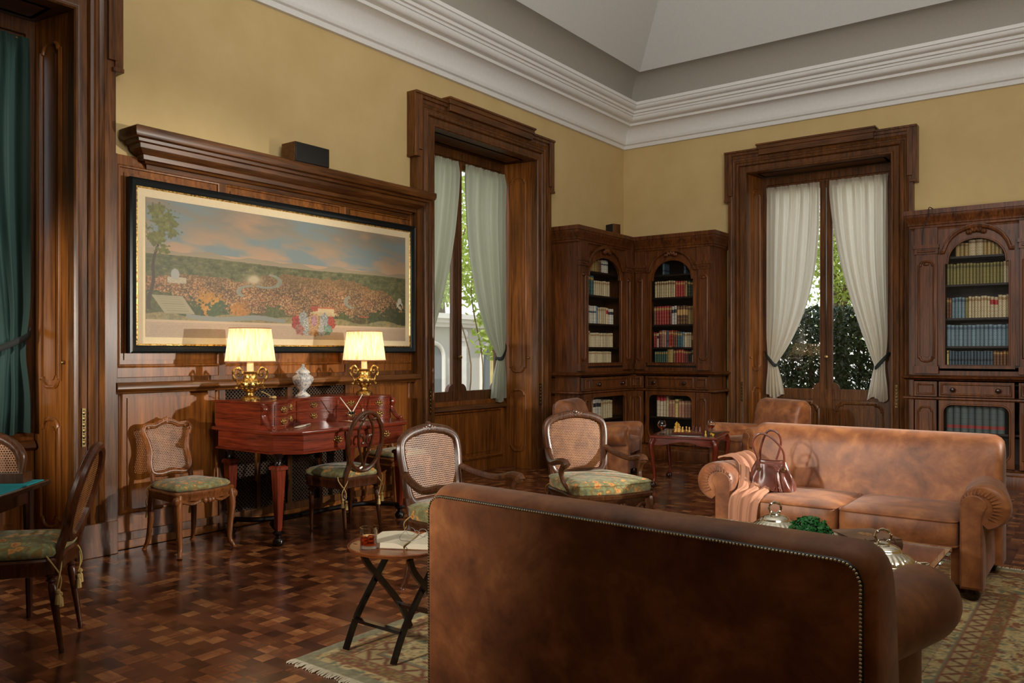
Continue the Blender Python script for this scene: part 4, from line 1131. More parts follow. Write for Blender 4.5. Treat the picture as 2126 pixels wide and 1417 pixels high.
for s in (-1, 1):
    mb = MB(); mb.tube(bez([(.565, s * .65, 1.012), (.605, s * .65, .985), (.585, s * .65, .94), (.61, s * .65, .885), (.66, s * .65, .845), (.70, s * .65, .84)], 5), .016, 8, flat=1.3); mb.ball((.585, s * .65, 1.0), .02, 8); mb.ball((.69, s * .65, .848), .016, 8)
    mb.build('scroll_bracket', 'mahogany', dk)
for (x, y) in ((.71, -.62), (.71, .62), (.10, -.60), (.10, .60)):
    mb = MB(); L4 = lambda prof: mb.lathe(prof, 4, (0, 0, 0))
    sq2 = 1.414
    prof = [(.014, .10), (.019, .14), (.037, .545), (.048, .55), (.048, .57), (.036, .58)]
    o = len(mb.v); mb.lathe([(r * sq2, z) for r, z in prof], 4)
    mb.v = [(a * cos(PI / 4) - b * sin(PI / 4) + x, a * sin(PI / 4) + b * cos(PI / 4) + y, c) for a, b, c in mb.v]
    l = mb.build('leg', 'mahogany_z', dk)
    mb = MB(); mb.lathe([(.0, 0), (.03, 0), (.04, .015), (.042, .035), (.03, .055), (.02, .06), (.022, .075), (.04, .085), (.045, .095), (.03, .105), (.02, .108)], 16, (x, y, 0)); mb.build('bun_foot', 'ebony', l)
    mb = MB(); mb.lathe([(.034, .58), (.024, .60), (.026, .63), (.040, .65), (.046, .668)], 16, (x, y, 0)); mb.build('collar', 'ebony', l)
mb = MB()
for s in (-1, 1): mb.tube(bez([(.71, s * .62, .115), (.45, s * .46, .115), (.40, s * .2, .115), (.40, 0, .115)], 5), .02, 8, flat=1.4); mb.tube(bez([(.10, s * .60, .115), (.30, s * .48, .115), (.40, s * .2, .115)], 5), .02, 8, flat=1.4)
mb.build('stretcher', 'ebony', dk)

# ================================================================ OTHER TABLES
ft = thing('folding_table', 'small round tray table on crossed folding legs beside the near sofa', 'table', (2.965, -7.52, 0.0085))
mb = MB(); mb.lathe([(0, .462), (.22, .462), (.243, .468), (.25, .482), (.246, .486), (.238, .478), (0, .476)], 48); mb.build('tray_top', 'traywood', ft)
mb = MB()
for a in (205, 25):
    for k in (-1, 1): mb.ball((.218 * cos(rad(a + 9 * k)), .218 * sin(rad(a + 9 * k)), .477), (.018, .007, .0022), 8)
mb.build('grip_slots', 'ebony', ft)
for s in (-1, 1):
    x = s * .155; R = [(-.0145, -.008), (.0145, -.008), (.0145, .008), (-.0145, .008)]
    mb = MB(); mb.sweep(R, bez([(x, -.205, .004), (x, -.13, .15), (x, -.02, .29), (x, .07, .40), (x, .10, .458)], 6), (1, 0, 0)); mb.build('leg', 'ebony', ft, ang=30)
    x2 = x + .0195; mb = MB(); mb.sweep(R, bez([(x2, .205, .004), (x2, .14, .13), (x2, .02, .27), (x2, -.09, .39), (x2, -.12, .458)], 6), (1, 0, 0)); mb.build('leg', 'darkwood', ft, ang=30)
mb = MB(); mb.box(-.155, .155, -.165, -.135, .125, .14); mb.build('stretcher', 'ebony', ft)
mb = MB(); mb.box(-.133, .177, .125, .155, .125, .14); mb.build('stretcher', 'darkwood', ft)

ct = thing('coffee_table', 'low clear acrylic coffee table between the two leather sofas', 'coffee table', (4.34, -6.18, 0))
mb = MB(); mb.box(-.69, .69, -.47, .47, .396, .42); mb.build('table_top', 'acrylic', ct, bevel=.003)
for s in (-1, 1):
    mb = MB(); a, b = sorted((s * .655, s * .685)); mb.box(a, b, -.465, .465, 0.012, .394); p = mb.build('side_panel', 'acrylic', ct, bevel=.003)
    for y in (-.28, .28):
        q = MB(); a, b = sorted((s * .62, s * .688)); q.tube([(a, y, .30), (b, y, .30)], .008, 10); q.build('bolt', 'steel', p)
mb = MB(); mb.box(-.652, .652, -.40, .40, .18, .20); mb.build('shelf', 'acrylic', ct, bevel=.003)

cs = thing('games_table', 'low mahogany table with glazed top and claw feet holding the chess set', 'table', (2.04, -2.23, 0), rad(13))
hx, hy = .345, .405
mb = MB(); mb.box(-hx, hx, -hy, hy, .515, .54); mb.build('table_top', 'mahogany', cs, bevel=.006)
mb = MB(); mb.box(-hx + .05, hx - .05, -hy + .05, hy - .05, .539, .543); mb.build('glass_panel', 'mirror', cs)
mb = MB()
def apron(o, e, w, n):
    pts = [(0, 0), (w, 0), (w, -.075)] + [(w * (1 - t), -.075 + .03 * sin(PI * t) - .012 * sin(3 * PI * t)) for t in np.linspace(.08, .92, 12)] + [(0, -.075)]
    mb.prism(pts, o, e, (0, 0, 1), n)
apron((-hx + .03, -hy + .025, .516), (1, 0, 0), 2 * hx - .06, (0, .02, 0)); apron((-hx + .03, hy - .045, .516), (1, 0, 0), 2 * hx - .06, (0, .02, 0))
apron((-hx + .025, -hy + .03, .516), (0, 1, 0), 2 * hy - .06, (.02, 0, 0)); apron((hx - .045, -hy + .03, .516), (0, 1, 0), 2 * hy - .06, (.02, 0, 0))
mb.build('apron', 'mahogany', cs)
for sx in (-1, 1):
    for sy in (-1, 1):
        mb = MB(); o = (sx * .7, sy * .7); tx, ty = sx * (hx - .04), sy * (hy - .04)
        P = [(tx, ty, .50), (tx + o[0] * .03, ty + o[1] * .03, .43), (tx + o[0] * .01, ty + o[1] * .01, .26), (tx - o[0] * .012, ty - o[1] * .012, .10), (tx + o[0] * .012, ty + o[1] * .012, .05)]
        pts = bez(P, 5); mb.tube(pts, [.036 - .021 * min(1, i / 14) for i in range(len(pts))], 10); l = mb.build('leg', 'mahogany_z', cs)
        mb = MB(); c = (tx + o[0] * .016, ty + o[1] * .016, .028); mb.ball(c, .028, 10)
        for q in range(4): a = q * PI / 2 + PI / 4; mb.tube([(c[0] + .012 * cos(a), c[1] + .012 * sin(a), .062), (c[0] + .033 * cos(a), c[1] + .033 * sin(a), .035), (c[0] + .03 * cos(a), c[1] + .03 * sin(a), .004)], .008, 6)
        mb.build('claw_foot', 'darkwood', l)

cd = thing('card_table', 'dark table with bright teal felt top at the left edge', 'table', (1.07, -8.87, 0), rad(-47))
mb = MB(); mb.box(-.42, .42, -.42, .42, .69, .716); mb.build('table_top', 'darkwood', cd, bevel=.004)
mb = MB(); mb.box(-.395, .395, -.395, .395, .715, .719); mb.build('felt', 'felt', cd)
mb = MB()
for s in (-1, 1): mb.box(-.34, .34, s * .34 - .01, s * .34 + .01, .61, .69); mb.box(s * .34 - .01, s * .34 + .01, -.34, .34, .61, .69)
mb.build('apron', 'darkwood', cd)
for sx in (-1, 1):
    for sy in (-1, 1):
        mb = MB(); mb.tube([(sx * .34, sy * .34, .69), (sx * .34, sy * .34, .60), (sx * .345, sy * .345, 0)], [.026, .026, .015], 8); mb.build('leg', 'darkwood', cd)

# ================================================================ RUG
RX0, RX1, RY0, RY1 = 2.70, 5.90, -7.93, -4.20
def rug_col(X, Y):
    w, h = RX1 - RX0, RY1 - RY0
    d = np.minimum(np.minimum(X, w - X), np.minimum(Y, h - Y))
    along = np.where(np.minimum(X, w - X) < np.minimum(Y, h - Y), Y, X)
    n1 = fbm(X * 22, Y * 22, 3); n2 = fbm(X * 60, Y * 60, 9, 2); n3 = vnoise(X * 9 + 3, Y * 9, 5)
    sand = np.array([.75, .66, .46]); gold = np.array([.66, .55, .33]); rust = np.array([.56, .36, .25]); blue = np.array([.54, .52, .41]); green = np.array([.46, .47, .37]); dark = np.array([.40, .34, .26])
    c = sand + (n2[..., None] - .5) * .16
    # large scrolling flowers
    sw = .5 + .5 * np.sin(X * 17 + 3.0 * np.sin(Y * 6.1) + 2.2 * n1 * 3) * np.sin(Y * 15 + 2.6 * np.sin(X * 7.3))
    c = np.where((sw > .88)[..., None], rust + (n2[..., None] - .5) * .2, c)
    c = np.where(((sw > .72) & (sw < .80))[..., None], gold, c)
    c = np.where(((sw > .30) & (sw < .345))[..., None], green, c)
    c = np.where((sw < .10)[..., None], blue, c)
    c = np.where((sw < .04)[..., None], rust * .9, c)
    c = np.where(((n1 > .62) & (sw > .4) & (sw < .7))[..., None], rust * .95, c)
    c = np.where(((n1 < .33) & (sw > .36))[..., None], green * 1.05, c)
    def band(a, b): return ((d >= a) & (d < b))[..., None]
    zig = np.abs(((along * 9) % 1) - .5) * 2
    def guard(c, a):
        g = np.where((n2 > .55)[..., None], rust * .9, gold * .9 + (n1[..., None] - .5) * .3); g = np.where((n2 < .36)[..., None], dark * 1.1, g)
        c = np.where(band(a, a + .075), g, c)
        zz = np.where((np.abs(zig - (d - a - .085) / .07) < .22)[..., None], rust * .85, sand * .92)
        c = np.where(band(a + .085, a + .155), zz, c)
        for q in (a - .006, a + .077, a + .155): c = np.where(band(q, q + .008), rust, c)
        c = np.where(band(a + .163, a + .176), blue * .95, c)
        return c
    c = guard(c, .10); c = guard(c, .66)
    c = np.where(band(0, .055), blue * 1.05 + (n2[..., None] - .5) * .1, c)
    return c * (.92 + .16 * n2[..., None])
rg = paint('oriental_rug', RX1 - RX0, RY1 - RY0, 330, 380, rug_col, 'rug')
rg.location = (RX0, RY0, .008); tag(rg, 'sand and rust floral oriental rug with fringed end under both sofas', 'rug')
sm = rg.modifiers.new('thick', 'SOLIDIFY'); sm.thickness = .007; sm.offset = -1
mb = MB()
for end, sg in ((0, -1), (RY1 - RY0, 1)):
    for i in range(430):
        x = (i + .5) * (RX1 - RX0) / 430; L = .035 + .02 * random.random(); dx = random.uniform(-.012, .012)
        mb.tube([(x, end, -.002), (x + dx * .5, end + sg * L * .5, -.001), (x + dx, end + sg * L, -.005)], .0035, 4)
fr = mb.build('fringe', 'paper', rg); fr['kind'] = 'stuff'

# ================================================================ THE LARGE PRINT
pc = thing('framed_print', 'very wide coloured landscape print of a city plain in a black frame on the panelling', 'picture', (.045, -5.85, 1.394))
PW, PH = 2.91, 1.25
mb = MB(); mb.sweep([(0, 0), (0, .05), (-.012, .062), (-.03, .05), (-.045, .045), (-.055, .03), (-.055, 0)], [(0, -PW / 2, 0), (0, PW / 2, 0), (0, PW / 2, PH), (0, -PW / 2, PH)], (1, 0, 0), True) if 0 else mb.sweep([(0, 0), (0, .05), (.012, .062), (.03, .05), (.045, .045), (.055, .03), (.055, 0)], [(0, -PW / 2, 0), (0, PW / 2, 0), (0, PW / 2, PH), (0, -PW / 2, PH)], (1, 0, 0), True)
mb.build('frame', 'black_paint', pc)
mb = MB(); i = .058
lp = [(.03, -PW / 2 + i, i), (.03, PW / 2 - i, i), (.03, PW / 2 - i, PH - i), (.03, -PW / 2 + i, PH - i)]
mb.sweep([(-.004, 0), (-.004, .006), (.004, .008), (.008, 0)], lp, (1, 0, 0), True)
mb.build('gilt_slip', 'gold', pc)
mb = MB(); mb.box(.0, .03, -PW / 2 + .05, PW / 2 - .05, .05, PH - .05); mb.build('mount', 'mat', pc)
IW, IH = 2.66, 1.01
def print_col(X, Y):
    u, v = X / IW, Y / IH
    n = fbm(u * 26, v * 12, 1); f = fbm(u * 150, v * 60, 2, 3); g = fbm(u * 60, v * 26, 4); fine = vnoise(u * 400, v * 210, 6); h = vnoise(u * 330, v * 150, 8)
    A = lambda r, gg, b: np.array([r, gg, b]) / 255.
    L = lambda a, b, t: a + (b - a) * np.clip(t, 0, 1)[..., None]
    hz = .60 + .02 * np.sin(u * 9) * .3
    # sky
    cl = fbm(u * 7 + 2 * v, v * 9, 12)
    c = L(A(178, 150, 130), A(128, 128, 124), (v - .60) / .3)
    c = L(c, A(116, 136, 150), (.50 - cl) * 6 * (v > .64)); c = L(c, A(172, 142, 120), (cl - .55) * 4)
    # mountains
    mt = hz + .015 + .035 * fbm(u * 14, v * 0, 15) + .02 * np.sin(u * 40) * fbm(u * 5, v * 0, 3)
    c = np.where((v < mt)[..., None], L(A(146, 136, 120), A(134, 132, 124), (v - hz) / .06), c)
    # green plain
    pl = L(A(112, 112, 80), A(66, 76, 52), g * 1.2) + (f[..., None] - .5) * .12
    pl = np.where((np.abs(np.sin(v * 90 + g * 5)) < .25)[..., None], pl * 1.18, pl)
    c = np.where((v < hz)[..., None], pl, c)
    # city
    e = ((u - .60) / (.33 + .14 * (.55 - v))) ** 2 + ((v - .37) / .165) ** 2 + (n - .5) * 1.1
    e2 = ((u - .16) / .22) ** 2 + ((v - .38) / .085) ** 2 + (n - .5) * 1.3
    e3 = ((u - .55) / .52) ** 2 + ((v - .29) / .125) ** 2 + (n - .5) * 1.5
    city = np.minimum(np.minimum(e, e2), e3) < 1
    rf = np.where((h > .66)[..., None], A(164, 138, 104), np.where((h < .42)[..., None], A(86, 70, 50), A(124, 94, 66)))
    rf = np.where(((fine > .74) & (n > .45))[..., None], A(148, 88, 58), rf); rf = rf * (.72 + .55 * n[..., None]); rf = L(rf, A(118, 96, 64), np.clip((v - .36) * 4, 0, .7))
    c = np.where((city & (v < .56) & (v > .2))[..., None], rf, c)
    # river bends
    for (cx, cy, rx, ry, a0, a1) in ((.385, .47, .055, .055, -2.2, 1.3), (.34, .37, .05, .05, 1.6, 4.0), (.755, .345, .045, .055, 2.2, 4.6)):
        a = np.arctan2((v - cy) / ry, (u - cx) / rx); r = np.hypot((u - cx) / rx, (v - cy) / ry)
        aa = np.where(a < a0, a + 2 * PI, a); m = (np.abs(r - 1) < .16) & (aa > a0) & (aa < a1)
        c = np.where(m[..., None], A(124, 132, 126) + (f[..., None] - .5) * .1, c)
    sm_ = np.exp(-(((u - .345) / .028) ** 2 + ((v - .47) / .035) ** 2)); c = L(c, A(176, 170, 148), sm_ * 1.2 * (.5 + n))
    # dome and villas
    def rect(c, a, b, p, q, col): return np.where(((u > a) & (u < b) & (v > p) & (v < q))[..., None], col + (fine[..., None] - .5) * .12, c)
    c = rect(c, .062, .12, .40, .445, A(168, 164, 150)); c = np.where(((np.hypot((u - .086) / .013, (v - .465) / .04) < 1))[..., None], A(150, 158, 164), c)
    c = rect(c, .57, .66, .235, .27, A(188, 176, 146)); c = rect(c, .57, .66, .27, .283, A(170, 92, 60)); c = rect(c, .56, .67, .205, .235, A(176, 164, 134))
    c = rect(c, .77, .86, .175, .205, A(196, 172, 136)); c = rect(c, .77, .86, .205, .218, A(176, 84, 54)); c = rect(c, .955, .985, .30, .36, A(186, 184, 172)); c = np.where((np.hypot((u - .97) / .01, (v - .375) / .035) < 1)[..., None], A(180, 184, 180), c)
    # foreground foliage
    fg = .175 + .06 * fbm(u * 11, v * 0, 21) - .06 * np.exp(-((u - .62) / .1) ** 2)
    fo = L(A(56, 62, 40), A(124, 112, 66), g) + (f[..., None] - .5) * .22
    c = np.where((v < fg)[..., None], fo, c)
    for (cx, cy, r, col) in ((.19, .25, .05, A(166, 122, 52)), (.29, .21, .035, A(160, 112, 52)), (.22, .2, .04, A(64, 84, 56)), (.12, .2, .05, A(60, 74, 46)), (.42, .19, .04, A(84, 92, 56)), (.70, .18, .03, A(70, 80, 46)), (.77, .16, .03, A(74, 70, 42)), (.86, .19, .045, A(62, 72, 44)), (.94, .22, .06, A(58, 64, 40)), (.99, .2, .05, A(52, 60, 38)), (.04, .24, .05, A(76, 84, 48))):
        m = np.hypot((u - cx) / r, (v - cy) / (r * 2.0)) + (f - .5) * 1.5 < 1; c = np.where(m[..., None], col * (.75 + .5 * f[..., None]), c)
    gr = v < .165 + .02 * np.sin(u * 30); c = np.where(gr[..., None], L(A(110, 116, 92), A(140, 124, 84), g * 1.1) + (f[..., None] - .5) * .2, c)
    st = (np.abs(v - .155 - .012 * np.sin(u * 22)) < .014 + .01 * n) & (u > .12) & (u < .46); c = np.where(st[..., None], A(124, 134, 138), c)
    # inscribed slab, without any readable words
    sx = u - .018 - (.30 - v) * .30; slab = (sx > 0) & (sx < .092) & (v > .175) & (v < .305)
    lines = np.abs(np.sin((v - .18) * 190)) < .35; c = np.where(slab[..., None], A(150, 148, 128) - .09 * (lines & (sx > .012) & (sx < .08))[..., None], c)
    # tall tree on the left
    tr = np.abs(u - (.012 + .028 * np.clip((v - .3) / .5, 0, 1) + .004 * np.sin(v * 20))) < (.006 - .004 * np.clip((v - .3) / .6, 0, 1)); c = np.where((tr & (v > .2) & (v < .86))[..., None], A(66, 58, 44), c)
    for (cx, cy, rx, ry) in ((.055, .83, .045, .10), (.035, .72, .03, .06), (.075, .78, .028, .06), (.05, .64, .022, .05), (.03, .9, .028, .06)):
        m = np.hypot((u - cx) / rx, (v - cy) / ry) + (f - .5) * 1.6 + (n - .5) < .9; c = np.where(m[..., None], L(A(70, 78, 40), A(124, 128, 66), f * 1.2), c)
    # parapet strip
    ps = v < .115; c = np.where(ps[..., None], A(172, 156, 142) + (fine[..., None] - .5) * .06, c); c = np.where((np.abs(v - .12) < .008)[..., None], A(186, 170, 152), c)
    tx = (v < .092) & (v > .015) & (((u > .012) & (u < .2)) | ((u > .80) & (u < .985))) & (np.abs(np.sin(v * 330)) < .5) & (fine > .35); c = np.where(tx[..., None], c * .88, c)
    # plain heraldic ornament in mixed colours
    du, dv = u - .575, v - .115
    def blob(c, x, y, rx, ry, col, k=.7): 
        m = np.hypot((du - x) / rx, (dv - y) / ry) + (f - .5) * k < 1; return np.where(m[..., None], col * (.58 + .6 * fine[..., None]), c)
    for sgn, a1, a2 in ((-1, A(160, 104, 100), A(160, 62, 56)), (1, A(112, 148, 138), A(164, 66, 58))):
        c = blob(c, sgn * .072, .03, .018, .06, a2); c = blob(c, sgn * .05, -.03, .026, .05, a1); c = blob(c, sgn * .042, .06, .018, .06, A(150, 160, 172)); c = blob(c, sgn * .03, .0, .012, .07, A(170, 178, 186)); c = blob(c, sgn * .022, -.055, .02, .03, A(160, 168, 180))
    c = blob(c, 0, .03, .022, .085, A(184, 150, 110)); c = blob(c, 0, .045, .012, .05, A(176, 136, 166)); c = blob(c, 0, .15, .016, .025, A(170, 80, 58)); c = blob(c, 0, -.06, .02, .03, A(172, 128, 76))
    return (c * .92 + .08 * A(126, 110, 84)) * np.array([1., .95, .86])
im = paint('print', IW, IH, 840, 340, print_col, 'print', pc)
im.matrix_basis = Matrix.Translation((.0325, -IW / 2, .115)) @ Matrix(((0, 0, 1, 0), (1, 0, 0, 0), (0, 1, 0, 0), (0, 0, 0, 1)))

# ================================================================ ON THE SHELF AND BOOKCASE TOPS
sp = thing('loudspeaker', 'long black loudspeaker lying on the cornice shelf above the print', 'speaker', (.15, -5.80, 2.981), 0)
mb = MB(); mb.box(-.09, .085, -.18, .18, 0, .165); mb.build('cabinet', 'walnut_y', sp, bevel=.004)
mb = MB(); mb.box(.084, .096, -.178, .178, .003, .162); mb.build('grille', 'plastic', sp, bevel=.004)
s2 = thing('loudspeaker', 'small cube loudspeaker on top of the corner bookcase', 'speaker', (.24, -.72, 2.951), rad(-18))
mb = MB(); mb.box(-.07, .07, -.06, .07, 0, .16); mb.build('cabinet', 'walnut', s2, bevel=.004)
mb = MB(); mb.box(-.068, .068, -.071, -.059, .003, .157); mb.build('grille', 'plastic', s2, bevel=.003)

# ================================================================ LAMPS
def lamp(loc, label, cord=False):
    t = thing('table_lamp', label, 'lamp', loc, 0, 'pair of gilt table lamps on the desk')
    mb = MB()
    mb.lathe([(0, 0), (.07, 0), (.072, .012), (.066, .022), (.05, .03), (.03, .04), (.026, .058), (.036, .066), (.05, .078), (.066, .10), (.074, .125), (.07, .145), (.056, .162), (.05, .175), (.052, .185), (.045, .20), (.05, .212), (.052, .218), (.03, .222), (0, .222)], 28, rf=lambda a, z: 1 + (.05 * sin(9 * a) if .07 < z < .15 else 0))
    for k in range(9):
        a = k * 2 * PI / 9; mb.ball((.07 * cos(a), .07 * sin(a), .128), .013, 6); mb.ball((.056 * cos(a + .3), .056 * sin(a + .3), .09), .012, 6)
    mb.build('vase', 'gold', t)
    for s in (-1, 1):
        mb = MB(); e = Vector((.55 * s, .835 * s, 0)); P = lambda r, z: tuple(e * r + Vector((0, 0, z)))
        mb.tube(bez([P(.052, .195), P(.062, .225), P(.09, .245), P(.118, .225), P(.122, .185), P(.10, .15), P(.085, .12), P(.098, .098), P(.105, .085)], 5), [.010 + .003 * sin(i * .9) for i in range(41)], 8)
        mb.tube(bez([P(.062, .20), P(.072, .185), P(.09, .19), P(.088, .21), P(.075, .207)], 5), .007, 6)
        mb.build('handle', 'gold', t)
    mb = MB(); mb.lathe([(0, .222), (.025, .222), (.026, .23), (.024, .32), (0, .32)], 16); mb.build('candle_tube', 'candle', t)
    mb = MB(); z0, z1 = .295, .545
    pl = lambda a, z: 1 + .010 * sin(90 * a)
    mb.grid(lambda u, v: ((.182 + (.150 - .182) * v) * (1 + .016 * sin(64 * 2 * PI * u)) * cos(2 * PI * u), (.182 + (.150 - .182) * v) * (1 + .016 * sin(64 * 2 * PI * u)) * sin(2 * PI * u), z0 + (z1 - z0) * v), 480, 2, True)
    sh = mb.build('lamp_shade', 'shade', t, ang=180)
    for r, z in ((.184, z0), (.152, z1)):
        w = MB(); w.tube([(r * cos(q), r * sin(q), z) for q in np.linspace(0, 2 * PI, 48, endpoint=False)], .004, 6, True); w.build('trim', 'scarf', sh)
    b = MB(); b.sq((0, 0, .40), (.03, .03, .042), 1, 1, 12, 8); bo = b.build('bulb', 'bulb', t)
    d = bpy.data.lights.new('bulb_light', 'POINT'); d.energy = LAMP_W; d.color = (1, .72, .42); d.shadow_soft_size = .035
    o = bpy.data.objects.new('bulb_light', d); o.parent = t; o.location = (0, 0, .40); COL.objects.link(o)
    bo.visible_shadow = True
    return t
bt = NT('lit_bulb'); bt.base(Base_Color=(1, .9, .7, 1)); bt.b.inputs['Emission Color'].default_value = (1, .86, .66, 1); bt.b.inputs['Emission Strength'].default_value = 30
bt.t.nodes.remove(bt.b) if 0 else None
M['bulb'] = bt.m
LAMP_W = 0.0
BULB_E = 80.0
bt.b.inputs['Emission Strength'].default_value = BULB_E
def lamp_fix(t):
    for ch in list(t.children):
        if ch.type == 'LIGHT': bpy.data.objects.remove(ch)
for loc, lb in (((.43, -6.55, 1.034), 'lit gilt urn lamp with pleated cream shade on the left end of the desk'), ((.43, -5.39, 1.034), 'lit gilt urn lamp with pleated cream shade on the right end of the desk')):
    lamp_fix(lamp(loc, lb))
mb = MB(); mb.tube(bez([(.46, -6.47, 1.10), (.44, -6.40, 1.075), (.40, -6.33, 1.045), (.38, -6.30, 1.041), (.30, -6.28, 1.041)], 6), .0035, 6); mb.sq((.385, -6.30, 1.046), (.012, .02, .011), .6, .6, 10, 6)
tag(mb.build('lamp_cord', 'rope'), 'gold lamp cord with inline switch lying beside the left table lamp', 'cord')

# ================================================================ DESK ORNAMENTS
ur = thing('porcelain_urn', 'blue and white lidded porcelain urn in the middle of the desk gallery', 'urn', (.25, -5.91, 1.034))
mb = MB(); mb.lathe([(0, 0), (.058, 0), (.06, .008), (.04, .022), (.024, .04), (.028, .052), (.05, .075), (.074, .11), (.086, .14), (.084, .158), (.062, .175), (.05, .184), (.055, .192), (0, .192)], 24, rf=lambda a, z: 1 + .03 * cos(8 * a)); mb.build('body', 'porcelain', ur, ang=60)
mb = MB(); mb.lathe([(.058, .192), (.06, .198), (.05, .212), (.036, .222), (.022, .24), (.010, .248), (.014, .256), (.012, .264), (0, .268)], 24, rf=lambda a, z: 1 + .02 * cos(8 * a)); mb.build('lid', 'porcelain', ur, ang=60)
po = MB(); po.sq((0, 0, .006), (.17, .018, .005), .5, .4, 20, 6, lambda p: (p[0], p[1] * (.5 + .5 * (p[0] < .03) + .3 * max(0, -p[0])), p[2])); o = po.build('letter_opener', 'ivory'); o.location = (.70, -6.27, .833); o.rotation_euler = (0, 0, rad(122)); tag(o, 'long ivory letter opener lying on the desk top', 'letter opener')
ik = thing('inkstand', 'glass inkstand with two upright pens on the desk top', 'inkstand', (.66, -5.68, .832))
mb = MB(); mb.box(-.075, .075, -.14, .14, 0, .014); mb.build('tray', 'silver', ik, bevel=.004)
mb = MB(); mb.lathe([(0, .014), (.034, .014), (.036, .05), (.026, .06), (0, .06)], 16, (0, -.06, 0)); mb.build('ink_bottle', 'glass', ik)
mb = MB(); mb.lathe([(.02, .06), (.024, .062), (.024, .08), (.0, .084)], 14, (0, -.06, 0)); mb.build('stopper', 'ebony', ik)
for a, b in ((-.10, .13), (.09, .15)):
    mb = MB(); mb.tube([(0, -.06, .07), (a * .3, -.06 + a, .07 + b)], [.005, .003], 6); mb.build('pen', 'ivory', ik)
mb = MB(); mb.lathe([(0, .014), (.03, .014), (.03, .022), (.022, .04), (.012, .055), (.006, .06), (.008, .072), (.004, .08), (.006, .105), (0, .108)], 14, (0, .06, 0)); mb.build('bell', 'silver', ik)

# ================================================================ SMALL TABLE BY THE NEAR SOFA
tz = .485
tb = thing('tumbler', 'heavy whisky tumbler holding an amber drink with ice on the tray table', 'glass', (2.90, -7.665, tz))
mb = MB(); mb.lathe([(0, 0), (.037, 0), (.039, .003), (.040, .10), (.0375, .10), (.036, .02), (0, .016)], 28); mb.build('glass_body', 'glass', tb)
mb = MB(); mb.lathe([(0, .0165), (.0355, .0205), (.0362, .062), (0, .062)], 28); mb.build('drink', 'whisky', tb)
for p, a in (((.008, .006, .05), .5), ((-.012, -.008, .044), 1.1)):
    mb = MB(); mb.T = Matrix.Translation(p) @ Matrix.Rotation(a, 4, 'Z') @ Matrix.Rotation(.4, 4, 'X'); mb.box(-.012, .012, -.012, .012, -.012, .012); mb.build('ice_cube', 'glass', tb, bevel=.003)
ob = thing('open_book', 'old open book with blank cream pages on the tray table', 'book', (2.985, -7.465, tz + .001), rad(28))
for s in (-1, 1):
    mb = MB()
    def pg(u, v, s=s): 
        x = s * (.004 + .185 * u); z = .012 + .016 * math.sin(min(1, u * 3.2) * PI / 2) - .008 * u ** 3; return (x, -.13 + .26 * v, z)
    mb.grid(pg, 12, 6); n0 = len(mb.v)
    mb.grid(lambda u, v: (pg(u, 0)[0], -.13, .003 + (pg(u, 0)[2] - .003) * v), 12, 3); mb.grid(lambda u, v: (pg(u, 0)[0], .13, .003 + (pg(u, 0)[2] - .003) * v), 12, 3); mb.grid(lambda u, v: (s * .189, -.13 + .26 * u, .003 + (pg(1, 0)[2] - .003) * v), 4, 3)
    mb.build('pages', 'paper', ob)
    mb = MB(); mb.box(min(0, s * .196), max(0, s * .196), -.136, .136, 0, .003); mb.build('cover', 'bookleather', ob)
mb = MB(); mb.tube(bez([(.003, .13, .022), (.006, .0, .018), (.0, -.13, .018), (.004, -.15, .006)], 5), .003, 6, flat=.4); mb.build('ribbon', 'rope', ob)
eg = thing('eyeglasses', 'thin wire reading glasses lying on the open book', 'glasses', (3.0, -7.445, tz + .029), rad(12))
for s in (-1, 1):
    mb = MB(); mb.tube([(s * .034 + .024 * cos(q), 0, .022 + .019 * sin(q)) for q in np.linspace(0, 2 * PI, 24, endpoint=False)], .0012, 6, True); mb.build('rim', 'steel', eg)
    mb = MB(); mb.tube(bez([(s * .058, .0, .027), (s * .06, -.05, .012), (s * .03, -.10, .003), (s * -.01, -.105, .002)], 5), .0012, 5); mb.build('temple', 'steel', eg)
mb = MB(); mb.tube(bez([(-.010, 0, .026), (0, -.003, .031), (.010, 0, .026)], 4), .0012, 5); mb.build('bridge', 'steel', eg)

# ================================================================ COFFEE TABLE
cz = .421
def dish(loc, rz, label):
    t = thing('silver_dish', label, 'serving dish', loc, rz)
    mb = MB(); mb.lathe([(0, .0), (.07, 0), (.074, .006), (.09, .022), (.105, .055), (.114, .068), (.132, .074), (.134, .079), (.116, .082), (0, .08)], 40, sx=1.12); mb.build('base', 'silver', t)
    mb = MB(); mb.lathe([(.112, .081), (.115, .086), (.110, .093), (.104, .10), (.097, .108), (.089, .116), (.080, .124), (.072, .130), (.068, .133), (.066, .138), (.060, .147), (.046, .156), (.028, .161), (.018, .164), (0, .165)], 112, sx=1.1, rf=lambda a, z: 1 + (.06 * abs(sin(14 * a)) * min(1, (z - .088) / .012, (.131 - z) / .01) if .089 < z < .130 else 0)); l = mb.build('lid', 'silver', t, ang=50)
    mb = MB(); mb.tube([(.031 * cos(q), 0, .194 + .028 * sin(q)) for q in np.linspace(0, 2 * PI, 24, endpoint=False)], [.006 + .0022 * sin(i * 2.2) for i in range(24)], 8, True)
    mb.lathe([(.026, .158), (.03, .160), (.026, .168), (.012, .172)], 14); mb.build('ring_handle', 'silver', l)
    mb = MB()
    for k in range(56): a = 2 * PI * k / 56; mb.ball((.133 * 1.12 * cos(a), .133 * sin(a), .079), .005, 5)
    mb.build('beaded_rim', 'silver', t)
    for s in (-1, 1):
        mb = MB(); mb.tube(bez([(s * .145, -.03, .077), (s * .176, -.012, .084), (s * .176, .012, .084), (s * .145, .03, .077)], 5), .005, 6); mb.build('handle', 'silver', t)
